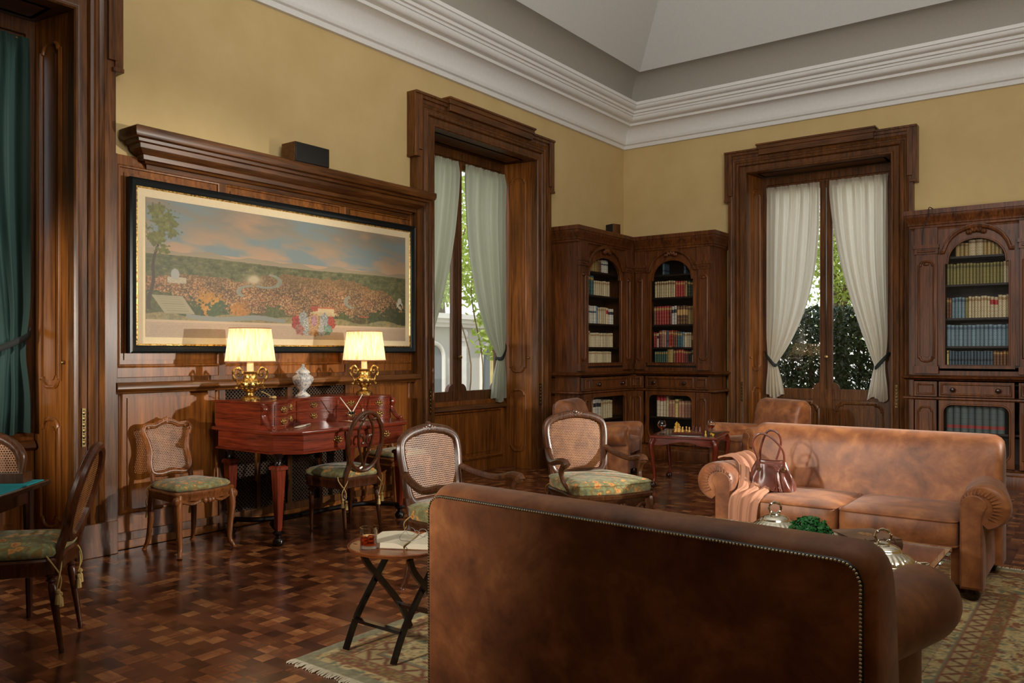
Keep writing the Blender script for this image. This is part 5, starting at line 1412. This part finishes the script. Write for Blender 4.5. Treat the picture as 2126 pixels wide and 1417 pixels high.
dish((4.31, -6.22, cz), rad(40), 'silver lidded dish with ring handle left of the green ball')
dish((4.895, -6.57, cz), rad(25), 'silver lidded dish with ring handle at the right end of the coffee table')
bl = thing('boxwood_ball', 'round ball of bright green boxwood leaves between the silver dishes', 'plant', (4.52, -6.34, cz))
mb = MB(); r_ = np.random.default_rng(5)
for k in range(1500):
    d = r_.normal(size=3); d /= np.linalg.norm(d)
    if d[2] < -.75: continue
    q = d * .098 * (1 + r_.normal() * .05) + np.array((0, 0, .088)); a = np.cross(d, r_.normal(size=3)); a /= np.linalg.norm(a); n_ = d * .55 + np.cross(d, a) * r_.uniform(-.8, .8); n_ /= np.linalg.norm(n_)
    s = .0125; b = np.cross(n_, a); tip = a * s + d * .006
    mb.add([q - a * s * .6, q + b * s * .6, q + tip, q - b * s * .6], [(0, 1, 2, 3)])
mb.build('leaves', 'boxleaf', bl, smooth=False)
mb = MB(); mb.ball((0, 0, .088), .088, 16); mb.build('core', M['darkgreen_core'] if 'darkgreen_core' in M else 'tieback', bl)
bb = thing('leather_book', 'large old leather-bound book lying flat on the coffee table beyond the right dish', 'book', (4.675, -5.95, cz), rad(-45))
mb = MB(); mb.box(-.125, .125, -.118, .118, 0, .006); mb.box(-.125, .125, -.118, .118, .056, .063); mb.build('covers', 'bookleather', bb, bevel=.002)
mb = MB(); mb.box(-.119, .112, -.113, .113, .006, .056); mb.build('pages', 'paper', bb)
mb = MB()
mb.prism([(.112 + .022 * cos(a), .0315 + .031 * sin(a)) for a in np.linspace(-PI / 2, PI / 2, 9)], (0, -.118, 0), (1, 0, 0), (0, 0, 1), (0, .236, 0))
for y in (-.07, -.02, .03, .08): mb.tube([(.113 + .024 * cos(a), y, .0315 + .033 * sin(a)) for a in np.linspace(-PI / 2, PI / 2, 9)], .004, 5)
mb.build('spine', 'bookleather', bb)
mb = MB(); mb.lathe([(0, 0), (.03, 0), (.03, .0008), (0, .0008)], 20, (0, 0, .063), sx=1.4); mb.build('stamped_oval', 'gold', bb)

# ================================================================ ON THE FAR SOFA
bg_ = thing('handbag', 'glossy brown leather handbag with tassel and looped handles on the far sofa', 'bag', (3.83, -4.89, .477), rad(14))
mb = MB()
def bagf(u, v):
    a = 2 * PI * u; e = .45 + .3 * v; k = lambda x: math.copysign(abs(x) ** e, x)
    hx = .155 * (1 - .42 * v ** 1.1) + .006 * sin(3 * a + 6 * v); hy = .075 * (1 - .65 * v ** 1.2)
    w = 1 + .05 * sin(11 * a + 3 * v) * sin(PI * v) + .035 * sin(6 * a + 9 * v) * sin(PI * v)
    return (hx * k(cos(a)) * w, hy * k(sin(a)) * w, .004 + .205 * v - .012 * (v > .9) * abs(sin(a)))
mb.grid(bagf, 72, 24, True); mb.face([bagf(i / 72, 0) for i in range(72)]); mb.face([(p[0] * .92, p[1] * .8, p[2] - .02) for p in [bagf(i / 72, 1) for i in range(72)]]); mb.build('body', 'bagleather', bg_, ang=180)
for y, pts in ((-.04, [(-.075, -.045, .13), (-.085, -.035, .21), (-.115, -.03, .31), (-.075, -.03, .375), (0, -.03, .355), (.075, -.03, .27), (.085, -.035, .18), (.085, -.045, .13)]), (.03, [(-.075, .03, .19), (-.07, .03, .28), (-.03, .035, .385), (.03, .035, .385), (.06, .035, .32), (.03, .03, .20)])):
    mb = MB(); mb.tube(bez(pts, 7), .0075, 8); mb.build('handle', 'bagleather', bg_)
mb = MB()
for k in range(16):
    a = k * .4; mb.tube(bez([(.045, -.066, .135), (.045 + .012 * sin(a), -.08 - .01 * cos(a), .08), (.045 + .03 * sin(a * 1.7), -.085 - .012 * cos(a), .006)], 4), .003, 5)
mb.ball((.045, -.066, .138), .011, 8); mb.tube(bez([(-.02, -.05, .17), (.02, -.062, .165), (.045, -.066, .14), (.065, -.055, .165), (.085, -.03, .175)], 5), .0035, 6); mb.build('tassel', 'bagleather', bg_)
for x in (-.08, .08):
    mb = MB(); mb.tube([(x + .012 * cos(q), -.05, .145 + .012 * sin(q)) for q in np.linspace(0, 2 * PI, 14, endpoint=False)], .003, 6, True); mb.build('ring', 'brass', bg_)
def cloth(t, A, B, nu=46, nv=60, amp=.010, seed=3):
    a = bez(A, 10); b = bez(B, 10); mb = MB(); n = min(len(a), len(b)) - 1
    def f(u, v):
        q = v * n; i = min(n - 1, int(q)); k = q - i; p = a[i].lerp(a[i + 1], k); r = b[i].lerp(b[i + 1], k); x = p.lerp(r, u)
        d = (a[i + 1] - a[i]).normalized(); w = (r - p).normalized(); nn = w.cross(d)
        if nn.z + .6 * -nn.y < 0: nn = -nn
        h = amp * (sin(u * 19 + 2.5 * sin(v * 4 + seed)) + .5 * sin(u * 37 + v * 7) + .35 * sin(v * 17 + u * 5))
        return x + nn * (h + amp * 1.2)
    mb.grid(f, nu, nv); return mb.build('cloth', 'scarf', t, ang=180)
sc = thing('woollen_throw', 'camel wool throw draped over the left arm and seat of the far sofa', 'throw', (0, 0, 0))
cloth(sc, [(3.44, -4.84, .640), (3.49, -4.84, .662), (3.55, -4.86, .672), (3.625, -4.94, .630), (3.675, -5.07, .52), (3.665, -5.15, .475), (3.655, -5.185, .40), (3.66, -5.19, .10)], [(3.46, -4.56, .640), (3.52, -4.54, .662), (3.61, -4.58, .655), (3.74, -4.72, .57), (3.84, -4.93, .49), (3.86, -5.13, .475), (3.845, -5.185, .40), (3.83, -5.19, .10)])
o_ = sc.children[0].modifiers.new('thick', 'SOLIDIFY'); o_.thickness = .006

# ================================================================ CHESS
T_ = Matrix.Translation((2.04, -2.23, .5435)) @ Matrix.Rotation(rad(13), 4, 'Z')
cbx = thing('chess_board', 'small wooden chess board lying on the games table', 'chess board', tuple(T_ @ Vector((-.02, -.03, 0))), rad(13 + 8))
mb = MB(); mb.box(-.16, .16, -.16, .16, 0, .018); mb.build('board', 'rosewood', cbx, bevel=.003)
sqs = paint('squares', .28, .28, 65, 65, lambda X, Y: np.where((((X / .035).astype(int) + (Y / .035).astype(int)) % 2 == 0)[..., None], np.array([.72, .55, .32]), np.array([.25, .12, .07])), 'board', cbx); sqs.location = (-.14, -.14, .0186)
PROF = {'pawn': [(0, 0), (.011, 0), (.011, .004), (.006, .01), (.004, .02), (.007, .022), (.006, .026), (.007, .032), (.004, .037), (0, .038)],
 'rook': [(0, 0), (.013, 0), (.013, .005), (.008, .012), (.007, .03), (.011, .033), (.011, .045), (.007, .045), (.007, .040), (0, .04)],
 'queen': [(0, 0), (.014, 0), (.014, .006), (.008, .015), (.005, .04), (.010, .045), (.006, .048), (.011, .062), (.004, .064), (.004, .070), (0, .072)]}
proto = {}
def piece(kind, wood_, x, y, label, group, lie=False):
    k = (kind, wood_)
    P = T_ @ Vector((-.02, -.03, .0195)) + Matrix.Rotation(rad(21), 3, 'Z') @ Vector((x, y, 0))
    if k not in proto:
        mb = MB(); mb.lathe([(r * 1.15, z * 1.3) for r, z in PROF[kind]], 12); proto[k] = o = mb.build('chess_' + kind, wood_)
    else: o = proto[k].copy(); COL.objects.link(o)
    o.location = P; o.rotation_euler = (0, 0, 0)
    if lie: o.location = P + Vector((0, 0, -.006)); o.rotation_euler = (rad(90), 0, rad(50))
    tag(o, label, 'chess piece', group); return o
q = .035
L1 = 'pale boxwood pawn standing on the chess board'; L2 = 'dark rosewood pawn standing on the right of the chess board'
for x, y in ((-1.5, -2.5), (-1.5, -.5), (-.5, .5), (.5, -1.5), (-2.5, 1.5)): piece('pawn', 'boxwood', x * q, y * q, L1, 'pale pawns')
for x, y in ((-3.5, -3.5), (-3.5, .5)): piece('rook', 'boxwood', x * q, y * q, 'pale boxwood rook at the left edge of the chess board', 'pale rooks')
for x, y in ((-3.5, -1.5), (-2.5, -3.5), (-3.5, 2.5)): piece('queen', 'boxwood', x * q, y * q, 'tall pale boxwood chess piece at the left of the board', 'tall pale pieces')
for x, y in ((1.5, .5), (2.5, -.5), (2.5, 1.5), (1.5, 2.5), (2.5, -2.5)): piece('pawn', 'rosewood', x * q, y * q, L2, 'dark pawns')
for x, y in ((3.5, -.5), (3.5, 2.5)): piece('queen', 'rosewood', x * q, y * q, 'tall dark rosewood chess piece at the right of the board', 'tall dark pieces')
piece('rook', 'rosewood', 3.5 * q, 3.5 * q, 'dark rosewood rook at the far right corner of the chess board', None)
pz = T_ @ Vector((.20, -.22, .0)); o = proto[('pawn', 'boxwood')].copy(); COL.objects.link(o); o.location = pz + Vector((0, 0, .0008)); tag(o, 'pale captured pawn standing on the glass table top off the board', 'chess piece')
o = proto[('rook', 'boxwood')].copy(); COL.objects.link(o); o.location = pz + Vector((.05, .03, .014)); o.rotation_euler = (rad(90), 0, rad(40)); tag(o, 'pale captured rook lying on its side on the glass table top', 'chess piece')
def snifter(x, y, label):
    t = thing('brandy_glass', label, 'glass', tuple(T_ @ Vector((x, y, .0002))))
    mb = MB(); mb.lathe([(0, 0), (.032, 0), (.032, .002), (.006, .005), (.004, .012), (.004, .04), (.012, .046), (.036, .066), (.045, .09), (.042, .115), (.031, .14), (.0295, .14), (.0405, .115), (.0435, .09), (.0345, .068), (.010, .049), (0, .048)], 24); mb.build('glass_body', 'glass', t)
    mb = MB(); mb.lathe([(0, .0485), (.010, .0495), (.034, .0685), (.039, .076), (0, .076)], 24); mb.build('brandy', 'brandy', t)
snifter(-.25, -.24, 'brandy glass at the left corner of the games table')
snifter(.20, .10, 'brandy glass on the right side of the games table behind the dark chess pieces')

# ================================================================ LEFT EDGE: cane-sided box on the felt table
cb = thing('cane_box', 'arched wooden frame filled with woven cane standing on the teal table', 'cane box', (.90, -8.60, .72), rad(43))
mb = MB(); ar = [(-.26, .02), (-.26, .12)] + [(-.26 * cos(a) if cos(a) > 0 else .26 * -cos(a), .12 + .14 * sin(a)) for a in np.linspace(.15, PI - .15, 14)] + [(.26, .12), (.26, .02)]
mb.tube([(x, 0, z) for x, z in ar], .028, 10, True); mb.box(-.29, .29, -.05, .05, 0, .05); mb.build('frame', 'chairwood2', cb)
mb = MB(); mb.face([(x, 0, z) for x, z in ar], [(x + 1, z + 1) for x, z in ar]); mb.build('cane_panel', 'cane', cb, smooth=False)

# ================================================================ BOOKCASES (local: x along the wall, back at y=0, front at -y)
SH = [1.262, 1.465, 1.765, 2.125, 2.425]
def bookcase(loc, rot, Wd, D, bays, pil, label, lret, rret, x_over=0.):
    t = thing('bookcase', label, 'bookcase', loc, rot); E = -D
    lo = .04 if lret else 0; ro = .04 if rret else 0
    mb = MB(); mb.box(0, Wd, -.02, -.002, 0, 2.9)
    for x in (0, Wd - .03): mb.box(x, x + .03, E + .02, -.01, 1.14, 2.72)
    for x in (0, Wd - .03): mb.box(x, x + .03, E - .04, -.01, 0, 1.12)
    mb.box(0, Wd, E + .02, -.01, 2.66, 2.72); mb.box(0, Wd, E - .03, -.01, .15, .19)
    mb.build('carcass', 'case', t)
    mb = MB()
    for z in SH[1:]: mb.box(.03, Wd - .03, E + .05, -.02, z - .022, z - .001)
    mb.box(.03, Wd - .03, E + .0, -.02, 1.20, SH[0] - .001); mb.box(.03, Wd - .03, E, -.02, .53, .549)
    mb.box(.025, Wd - .025, -.03, -.02, .15, 2.7)
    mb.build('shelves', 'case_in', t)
    # fixed front of the upper part
    mb = MB(); xs = [0] + [v for b in bays for v in (b[0] - .05, b[1] + .05)] + [Wd]
    for i in range(0, len(xs), 2): mb.box(xs[i], xs[i + 1], E, E + .03, 1.17, 2.72)
    mb.box(0, Wd, E, E + .03, 2.62, 2.72); mb.box(0, Wd, E, E + .04, 1.15, 1.235)
    mb.build('upper_front', 'case', t)
    # pilasters
    for (a, b) in pil:
        mb = MB(); mb.box(a, b, E - .035, E, 1.24, 2.46); mb.box(a - .012, b + .012, E - .05, E, 1.17, 1.25); mb.box(a - .01, b + .01, E - .05, E, 2.46, 2.52); mb.box(a - .02, b + .02, E - .062, E, 2.52, 2.56)
        mb.box(a - .005, b + .005, E - .055, E, 2.56, 2.74)
        panel(mb, (a + .03, E - .035, 1.30), (1, 0, 0), (0, 0, 1), b - a - .06, 1.08, 'arch', 'arch', .05, .9)
        mb.ball(((a + b) / 2, E - .045, 2.35), (.03, .015, .02), 8); mb.tube([(a + .015, E - .052, 2.49), (b - .015, E - .052, 2.49)], .012, 6)
        mb.build('pilaster', 'case', t, bevel=.003)
        mb = MB(); mb.box(a, b, E - .085, E - .05, .20, .885); mb.box(a - .006, b + .006, E - .09, E - .05, .925, 1.085)
        panel(mb, (a + .03, E - .085, .26), (1, 0, 0), (0, 0, 1), b - a - .06, .55, 'arch', 'arch', .04, .8); panel(mb, (a + .025, E - .09, .955), (1, 0, 0), (0, 0, 1), b - a - .05, .10, k=.8)
        mb.build('lower_pilaster', 'case', t, bevel=.003)
    # entablature, ledge, base as runs mitred round the free ends
    def run(prof, name, z0, ins_l=0, ins_r=0):
        mb = MB(); n = len(prof); P = []
        if lret: P.append(lambda d: (0 - d, 0 - .002))
        P.append(lambda d: ((0 - d) if lret else ins_l, E - d))
        P.append(lambda d: ((Wd + d) if rret else Wd - ins_r, E - d))
        if rret: P.append(lambda d: (Wd + d, -.002))
        v = []
        for q in P:
            for (d, h) in prof: v.append((*q(d), z0 + h))
        m = len(P); f = [(i * n + k, i * n + (k + 1) % n, (i + 1) * n + (k + 1) % n, (i + 1) * n + k) for i in range(m - 1) for k in range(n)]
        f += [tuple(range(n)), tuple((m - 1) * n + k for k in range(n))[::-1]]
        mb.add(v, f); return mb.build(name, 'case', t)
    run([(-.05, 0), (.0, 0), (.004, .02), (.018, .03), (.02, .05), (.03, .06), (.032, .085), (.045, .10), (.05, .13), (.058, .14), (.06, .165), (.068, .17), (.068, .22), (-.05, .22)], 'cornice', 2.72, .01 if x_over else 0, x_over)
    run([(-.05, 0), (.05, 0), (.062, .012), (.088, .022), (.092, .035), (.07, .045), (.04, .055), (-.05, .055)], 'ledge', 1.098, x_over, x_over)
    run([(-.05, 0), (.062, 0), (.074, .012), (.07, .026), (.05, .034), (-.05, .034)], 'moulding', .888, x_over, x_over)
    run([(-.05, 0), (.095, 0), (.095, .12), (.085, .135), (.075, .14), (.07, .165), (.05, .175), (-.05, .175)], 'plinth', 0, x_over, x_over)
    # roof over the cornice
    mb = MB(); mb.box(0, Wd, E + .0, -.004, 2.90, 2.948); mb.build('top', 'case', t)
    for bi, (a, b) in enumerate(bays):
        w = b - a; mid = (a + b) / 2; R = w / 2 - .03
        # upper glazed door with arched opening
        mb = MB(); y0 = E - .012
        mb.box(a - .05, a, y0, E + .02, 1.235, 2.62); mb.box(b, b + .05, y0, E + .02, 1.235, 2.62); mb.box(a - .05, b + .05, y0, E + .02, 1.225, 1.262)
        hgt = min(R, .235); arc = [(mid - R * cos(q), 2.37 + hgt * sin(q)) for q in np.linspace(0, PI, 18)]
        up = [(a - .001, 2.66), (a - .001, 2.345), (a + .03, 2.345)] + arc + [(b - .03, 2.345), (b + .001, 2.345), (b + .001, 2.66)]
        h2 = len(up) // 2
        mb.prism(up[:h2] + [(mid, 2.66)], (0, E + .02, 0), (1, 0, 0), (0, 0, 1), (0, -.032, 0)); mb.prism([(mid, 2.66)] + up[h2 - 1:], (0, E + .02, 0), (1, 0, 0), (0, 0, 1), (0, -.032, 0))
        edge = [(a, 1.262), (a, 2.345), (a + .03, 2.345)] + arc + [(b - .03, 2.345), (b, 2.345), (b, 1.262)]
        mb.tube([(x, y0 - .002, z) for x, z in edge], .009, 6, True)
        d = mb.build('glazed_door', 'case', t)
        wm = MB(); wm.face([(x, E + .006, z) for x, z in edge], [(x, z) for x, z in edge]); wm.build('wire_mesh', 'wire', d, smooth=False)
        # arched hood with carved keystone
        mb = MB(); hood = [(a - .045, 2.47), (a - .01, 2.47)] + [(mid - (R + .045) * cos(q), 2.42 + (hgt + .07) * sin(q)) for q in np.linspace(.25, PI - .25, 16)] + [(b + .01, 2.47), (b + .045, 2.47)]
        mb.tube([(x, E - .03, z) for x, z in hood], .020, 8); mb.tube([(x, E - .042, z + .02) for x, z in hood], .009, 6)
        for k in range(9):
            q = (k - 4) / 4; mb.ball((mid + q * .075, E - .045, 2.665 + .028 * (1 - q * q) - .01 * (k % 2)), (.022, .022, .026), 8)
        mb.build('carved_hood', 'case', t)
        # drawer
        mb = MB(); mb.box(a - .05, b + .05, E - .075, E - .04, .925, 1.085)
        panel(mb, (a - .02, E - .075, .95), (1, 0, 0), (0, 0, 1), w + .04, .11, k=.8, raise_=.004)
        dr = mb.build('drawer', 'case', t, bevel=.003)
        for x in (mid - w * .35, mid + w * .35):
            kb = MB(); kb.lathe([(.0, 0), (.018, 0), (.012, .008), (.010, .018), (.024, .028), (.026, .038), (.016, .048), (0, .05)], 14); k = kb.build('knob', 'darkwood', dr); k.location = (x, E - .080, 1.0); k.rotation_euler = (PI / 2, 0, 0)
        # lower door with wire opening
        la, lb, lz0, lz1 = a - .01, b + .01, .27, .845; mb = MB(); y0 = E - .07
        mb.box(a - .05, la, y0, E - .035, .20, .885); mb.box(lb, b + .05, y0, E - .035, .20, .885); mb.box(la, lb, y0, E - .035, .20, lz0); mb.box(la, lb, y0, E - .035, lz1, .885)
        rr = .085
        for (cx, sg) in ((la, 1), (lb, -1)):
            for (czz, sz) in ((lz1, -1), (lz0, 1)):
                poly = [(cx, czz)] + [(cx + sg * (rr - rr * sin(q)) if 0 else cx + sg * rr * cos(q), czz + sz * rr * sin(q)) for q in np.linspace(0, PI / 2, 7)]
                poly = [(cx, czz), (cx + sg * rr, czz)] + [(cx + sg * (rr - rr * sin(q)), czz + sz * (rr - rr * cos(q))) for q in np.linspace(0.1, PI / 2, 7)]
                mb.prism(poly, (0, y0, 0), (1, 0, 0), (0, 0, 1), (0, .035, 0))
        e2 = []
        for (cx, czz, q0) in ((la + rr, lz0 + rr, PI), (lb - rr, lz0 + rr, 1.5 * PI), (lb - rr, lz1 - rr, 0), (la + rr, lz1 - rr, .5 * PI)): e2 += [(cx + rr * cos(q0 + q), czz + rr * sin(q0 + q)) for q in np.linspace(0, PI / 2, 6)]
        mb.tube([(x, y0 - .002, z) for x, z in e2], .010, 6, True); d = mb.build('lower_door', 'case', t)
        wm = MB(); wm.face([(x, E - .05, z) for x, z in e2], [(x, z) for x, z in e2]); wm.build('wire_mesh', 'wire', d, smooth=False)
    return t
# unit book: spine at y=0, one unit each way
def unit_book():
    mb = MB(); sp_ = [(.0, .06), (.12, .02), (.32, .0), (.68, .0), (.88, .02), (1, .06)]
    mb.prism(sp_ + [(1, 1), (0, 1)], (0, 0, 0), (1, 0, 0), (0, 1, 0), (0, 0, 1)); return mb
BOOK = {}
def book(T, x, z, w, h, d, col, yf, label, group, lean=0):
    if col not in BOOK: BOOK[col] = o = unit_book().build('book', BK[col], ang=50)
    else: o = BOOK[col].copy(); COL.objects.link(o)
    o.matrix_world = T @ Matrix.Translation((x, yf, z)) @ Matrix.Rotation(lean, 4, 'Y') @ Matrix.Diagonal((w, d, h, 1))
    tag(o, label, 'book', group); return o
RB = random.Random(12)
def shelf_row(T, D, x0, x1, z, runs, where, proj=.03):
    # runs: (number, colour, height, relative width, wording)
    tot = sum(n * w for n, c, h, w, s in runs if c) + sum(n for n, c, h, w, s in runs if not c); k = (x1 - x0) / tot; x = x0
    for n, c, h, w, s in runs:
        if not c: x += n * k; continue
        lb = s + ' ' + where; g = None if n == 1 else s + 's ' + where
        for i in range(n):
            ww = w * k * RB.uniform(.93, 1.0); hh = h * RB.uniform(.975, 1.02)
            book(T, x + .0005, z, ww - .001, hh, min(.16, D * .45), c, -D + proj + .03 + RB.uniform(0, .006), lb, g); x += w * k
def frame(loc, rot): return Matrix.Translation(loc) @ Matrix.Rotation(rot, 4, 'Z')

# left corner bookcase, against the left wall
DA, WA = .40, 1.33
bookcase((0.002, -1.89, 0), PI / 2, WA, DA, [(.24, 1.08)], [(.02, .17), (1.15, 1.30)], 'carved walnut bookcase against the left wall in the corner', True, False, 0)
TA = frame((0.002, -1.89, 0), PI / 2)
w_ = 'in the left corner bookcase'
shelf_row(TA, DA, .235, .96, SH[0], [(19, 'cream', .145, 1, 'cream binding with dark lines')], 'on the bottom shelf ' + w_)
shelf_row(TA, DA, .235, 1.0, SH[1], [(5, 'vellum', .205, 1, 'taller tan vellum book'), (15, 'cream', .18, 1, 'cream book of an even set')], 'on the second shelf ' + w_)
shelf_row(TA, DA, .235, 1.02, SH[2], [(2, 'pale', .21, 1.1, 'pale book with dark label'), (1, 'navy', .21, 1, 'dark blue book'), (4, 'pale', .22, 1, 'pale labelled book'), (1, 'blue', .215, 1, 'grey-blue book'), (4, 'cream', .21, 1.1, 'cream book'), (1, 'redlabel', .21, 1.1, 'cream book with red label'), (3, 'white', .2, 1, 'white book')], 'on the middle shelf ' + w_)
shelf_row(TA, DA, .235, .92, SH[3], [(2, 'brown', .25, 1.5, 'tall brown book'), (1, 'green', .25, 1.5, 'tall green book'), (1, 'teal', .24, 1.3, 'tall teal book'), (8, 'cream', .19, 1, 'cream banded book')], 'on the fourth shelf ' + w_)
shelf_row(TA, DA, .37, .88, SH[4], [(4, 'tan', .17, 1.4, 'tan book'), (2, 'brown', .17, 1, 'brown book'), (4, 'pale', .165, 1, 'pale spotted book')], 'under the arch ' + w_)
shelf_row(TA, DA + .04, .25, .92, .55, [(3, 'cream', .24, 1.1, 'dull cream book'), (3, 'white', .25, 1.2, 'whitish book'), (5, 'cream', .23, 1, 'dull cream book at the right')], 'behind the lower mesh door of the left corner bookcase')
# right-hand corner bookcase, against the back wall
DB, WB = .50, 1.09
bookcase((.46, -.002, 0), 0, WB, DB, [(.235, .845)], [(.02, .15), (.91, 1.07)], 'carved walnut bookcase against the back wall in the corner', False, True, .036)
mb = MB(); mb.box(-.064, -.002, -.560, -.44, 0.0, 2.94); cpst = mb.build('corner_post', 'case', [o for o in COL.objects if o.name == 'bookcase.001'][0])
TB = frame((.46, -.002, 0), 0); w_ = 'in the back corner bookcase'
shelf_row(TB, DB, .25, .83, SH[0], [(6, 'green', .15, .9, 'small green book'), (1, 'tan', .215, 2.4, 'thick tall patterned book'), (1, 'brown', .165, 1, 'short brown book'), (3, 'red', .17, 1.1, 'small red book'), (2, 'darkred', .16, .9, 'small maroon book'), (2, 'black', .16, .8, 'black book'), (1, 'white', .165, .6, 'thin white book'), (1, 'red', .15, .8, 'last red book')], 'on the bottom shelf ' + w_)
shelf_row(TB, DB, .235, .84, SH[1], [(2, 'red', .20, .8, 'left-end red book'), (1, 'white', .185, .7, 'narrow white book'), (1, 'darkred', .225, 1.4, 'thick tall red book'), (2, 'pink', .22, 1, 'faded mauve book'), (1, 'navy', .22, 1.1, 'slate blue book'), (2, 'red', .22, 1, 'bright red book'), (2, 'brown', .21, .9, 'tan-brown book'), (2, 'teal', .2, 1.1, 'blue-teal book'), (1, 'blue', .195, 1, 'grey blue book'), (3, 'cream', .19, 1, 'cream book'), (2, 'giltbrown', .19, 1, 'gilt brown book')], 'on the second shelf ' + w_)
shelf_row(TB, DB, .235, .84, SH[2], [(1, 'brown', .24, 1, 'left-end brown book'), (5, 'red', .245, 1, 'red book of a set'), (1, 'darkred', .24, 1, 'maroon book'), (2, 'white', .24, 1, 'white book with black label'), (4, 'giltbrown', .24, 1.05, 'gilt-lettered brown book'), (3, 'tan', .235, 1, 'worn tan book')], 'on the middle shelf ' + w_)
shelf_row(TB, DB, .25, .845, SH[3], [(9, 'vellum', .215, .95, 'greenish cream book'), (4, 'red', .205, 1, 'red book'), (1, 'tan', .2, .9, 'tan book'), (3, 'darkgreen', .2, 1.2, 'dark green book')], 'on the fourth shelf ' + w_)
shelf_row(TB, DB, .36, .70, SH[4], [(1, 'navy', .15, .6, 'dim blue book at the left'), (5, None, 0, 1, ''), (1, 'navy', .15, .6, 'dim blue book at the right')], 'under the arch ' + w_)
shelf_row(TB, DB + .04, .30, .83, .55, [(3, 'redtop', .29, 1, 'tall red-topped cream book'), (1, 'cream', .275, .9, 'tall cream book'), (2, 'pink', .22, 1, 'pinkish book'), (1, 'yellow', .235, 1, 'pale yellow book'), (4, 'pink', .215, 1, 'worn pinkish-tan book'), (1, 'brown', .215, 1, 'russet book')], 'behind the lower mesh door of the back corner bookcase')
pk = MB(); pk.sq((0, 0, .1), (.16, .07, .10), .5, .5, 28, 14, lambda p: (p[0] + .01 * sin(40 * p[2]), p[1] + .008 * sin(35 * p[0] + 20 * p[2]), p[2] + .01 * sin(30 * p[0]))); o = pk.build('paper_bundle', 'stone'); o.location = (.46 + .53, -.40, .19); tag(o, 'crumpled pale paper bundle at the bottom of the back corner bookcase', 'paper')
# long bookcase at the right
DC, WC = .50, 2.3
bookcase((3.86, -.002, 0), 0, WC, DC, [(.33, .925), (1.35, 1.95)], [(.05, .26), (1.02, 1.23), (2.04, 2.25)], 'long carved walnut bookcase at the right edge, right of the garden door', True, False, 0)
TC = frame((3.86, -.002, 0), 0); w_ = 'in the long right-hand bookcase'
shelf_row(TC, DC, .335, .92, SH[0], [(1, 'yellow', .155, .7, 'yellow book'), (14, 'navy', .15, 1, 'slate book of a set'), (5, 'brown', .15, 1, 'brown book')], 'on the bottom shelf ' + w_)
shelf_row(TC, DC, .335, .925, SH[1], [(15, 'blue', .225, 1, 'grey-blue book')], 'on the second shelf ' + w_)
shelf_row(TC, DC, .335, .925, SH[2], [(2, 'brown', .22, .8, 'dark end book'), (4, 'blue', .22, 1.05, 'pale blue-grey book'), (1, 'olive', .22, 1.1, 'olive book'), (7, 'cream', .225, .95, 'cream book'), (2, 'redlabel', .215, 1.2, 'cream book with red label'), (3, 'cream', .23, 1.2, 'taller cream book at the right')], 'on the middle shelf ' + w_)
shelf_row(TC, DC, .335, .925, SH[3], [(17, 'olive', .22, 1, 'olive green book'), (2, 'cream', .22, 1, 'cream end book')], 'on the fourth shelf ' + w_)
shelf_row(TC, DC, .42, .86, SH[4], [(3, 'tan', .14, 1.1, 'tan book at the left'), (2, 'vellum', .17, 1.8, 'thick vellum book'), (5, 'tan', .165, .95, 'tan book at the right')], 'under the arch ' + w_)
shelf_row(TC, DC + .04, .34, .88, .55, [(8, 'encyc', .285, 1, 'tall grey-green volume with red band')], 'behind the lower mesh door of the long right-hand bookcase')
mb = MB(); mb.tube(bez([(4.06, -.30, 2.962), (4.05, -.585, 2.955), (4.04, -.59, 2.85), (4.0, -.585, 2.76), (3.985, -.57, 2.65), (3.985, -.545, 2.45)], 6), .005, 6); tag(mb.build('cable', 'plastic'), 'thin black cable hanging over the cornice of the right-hand bookcase', 'cable')
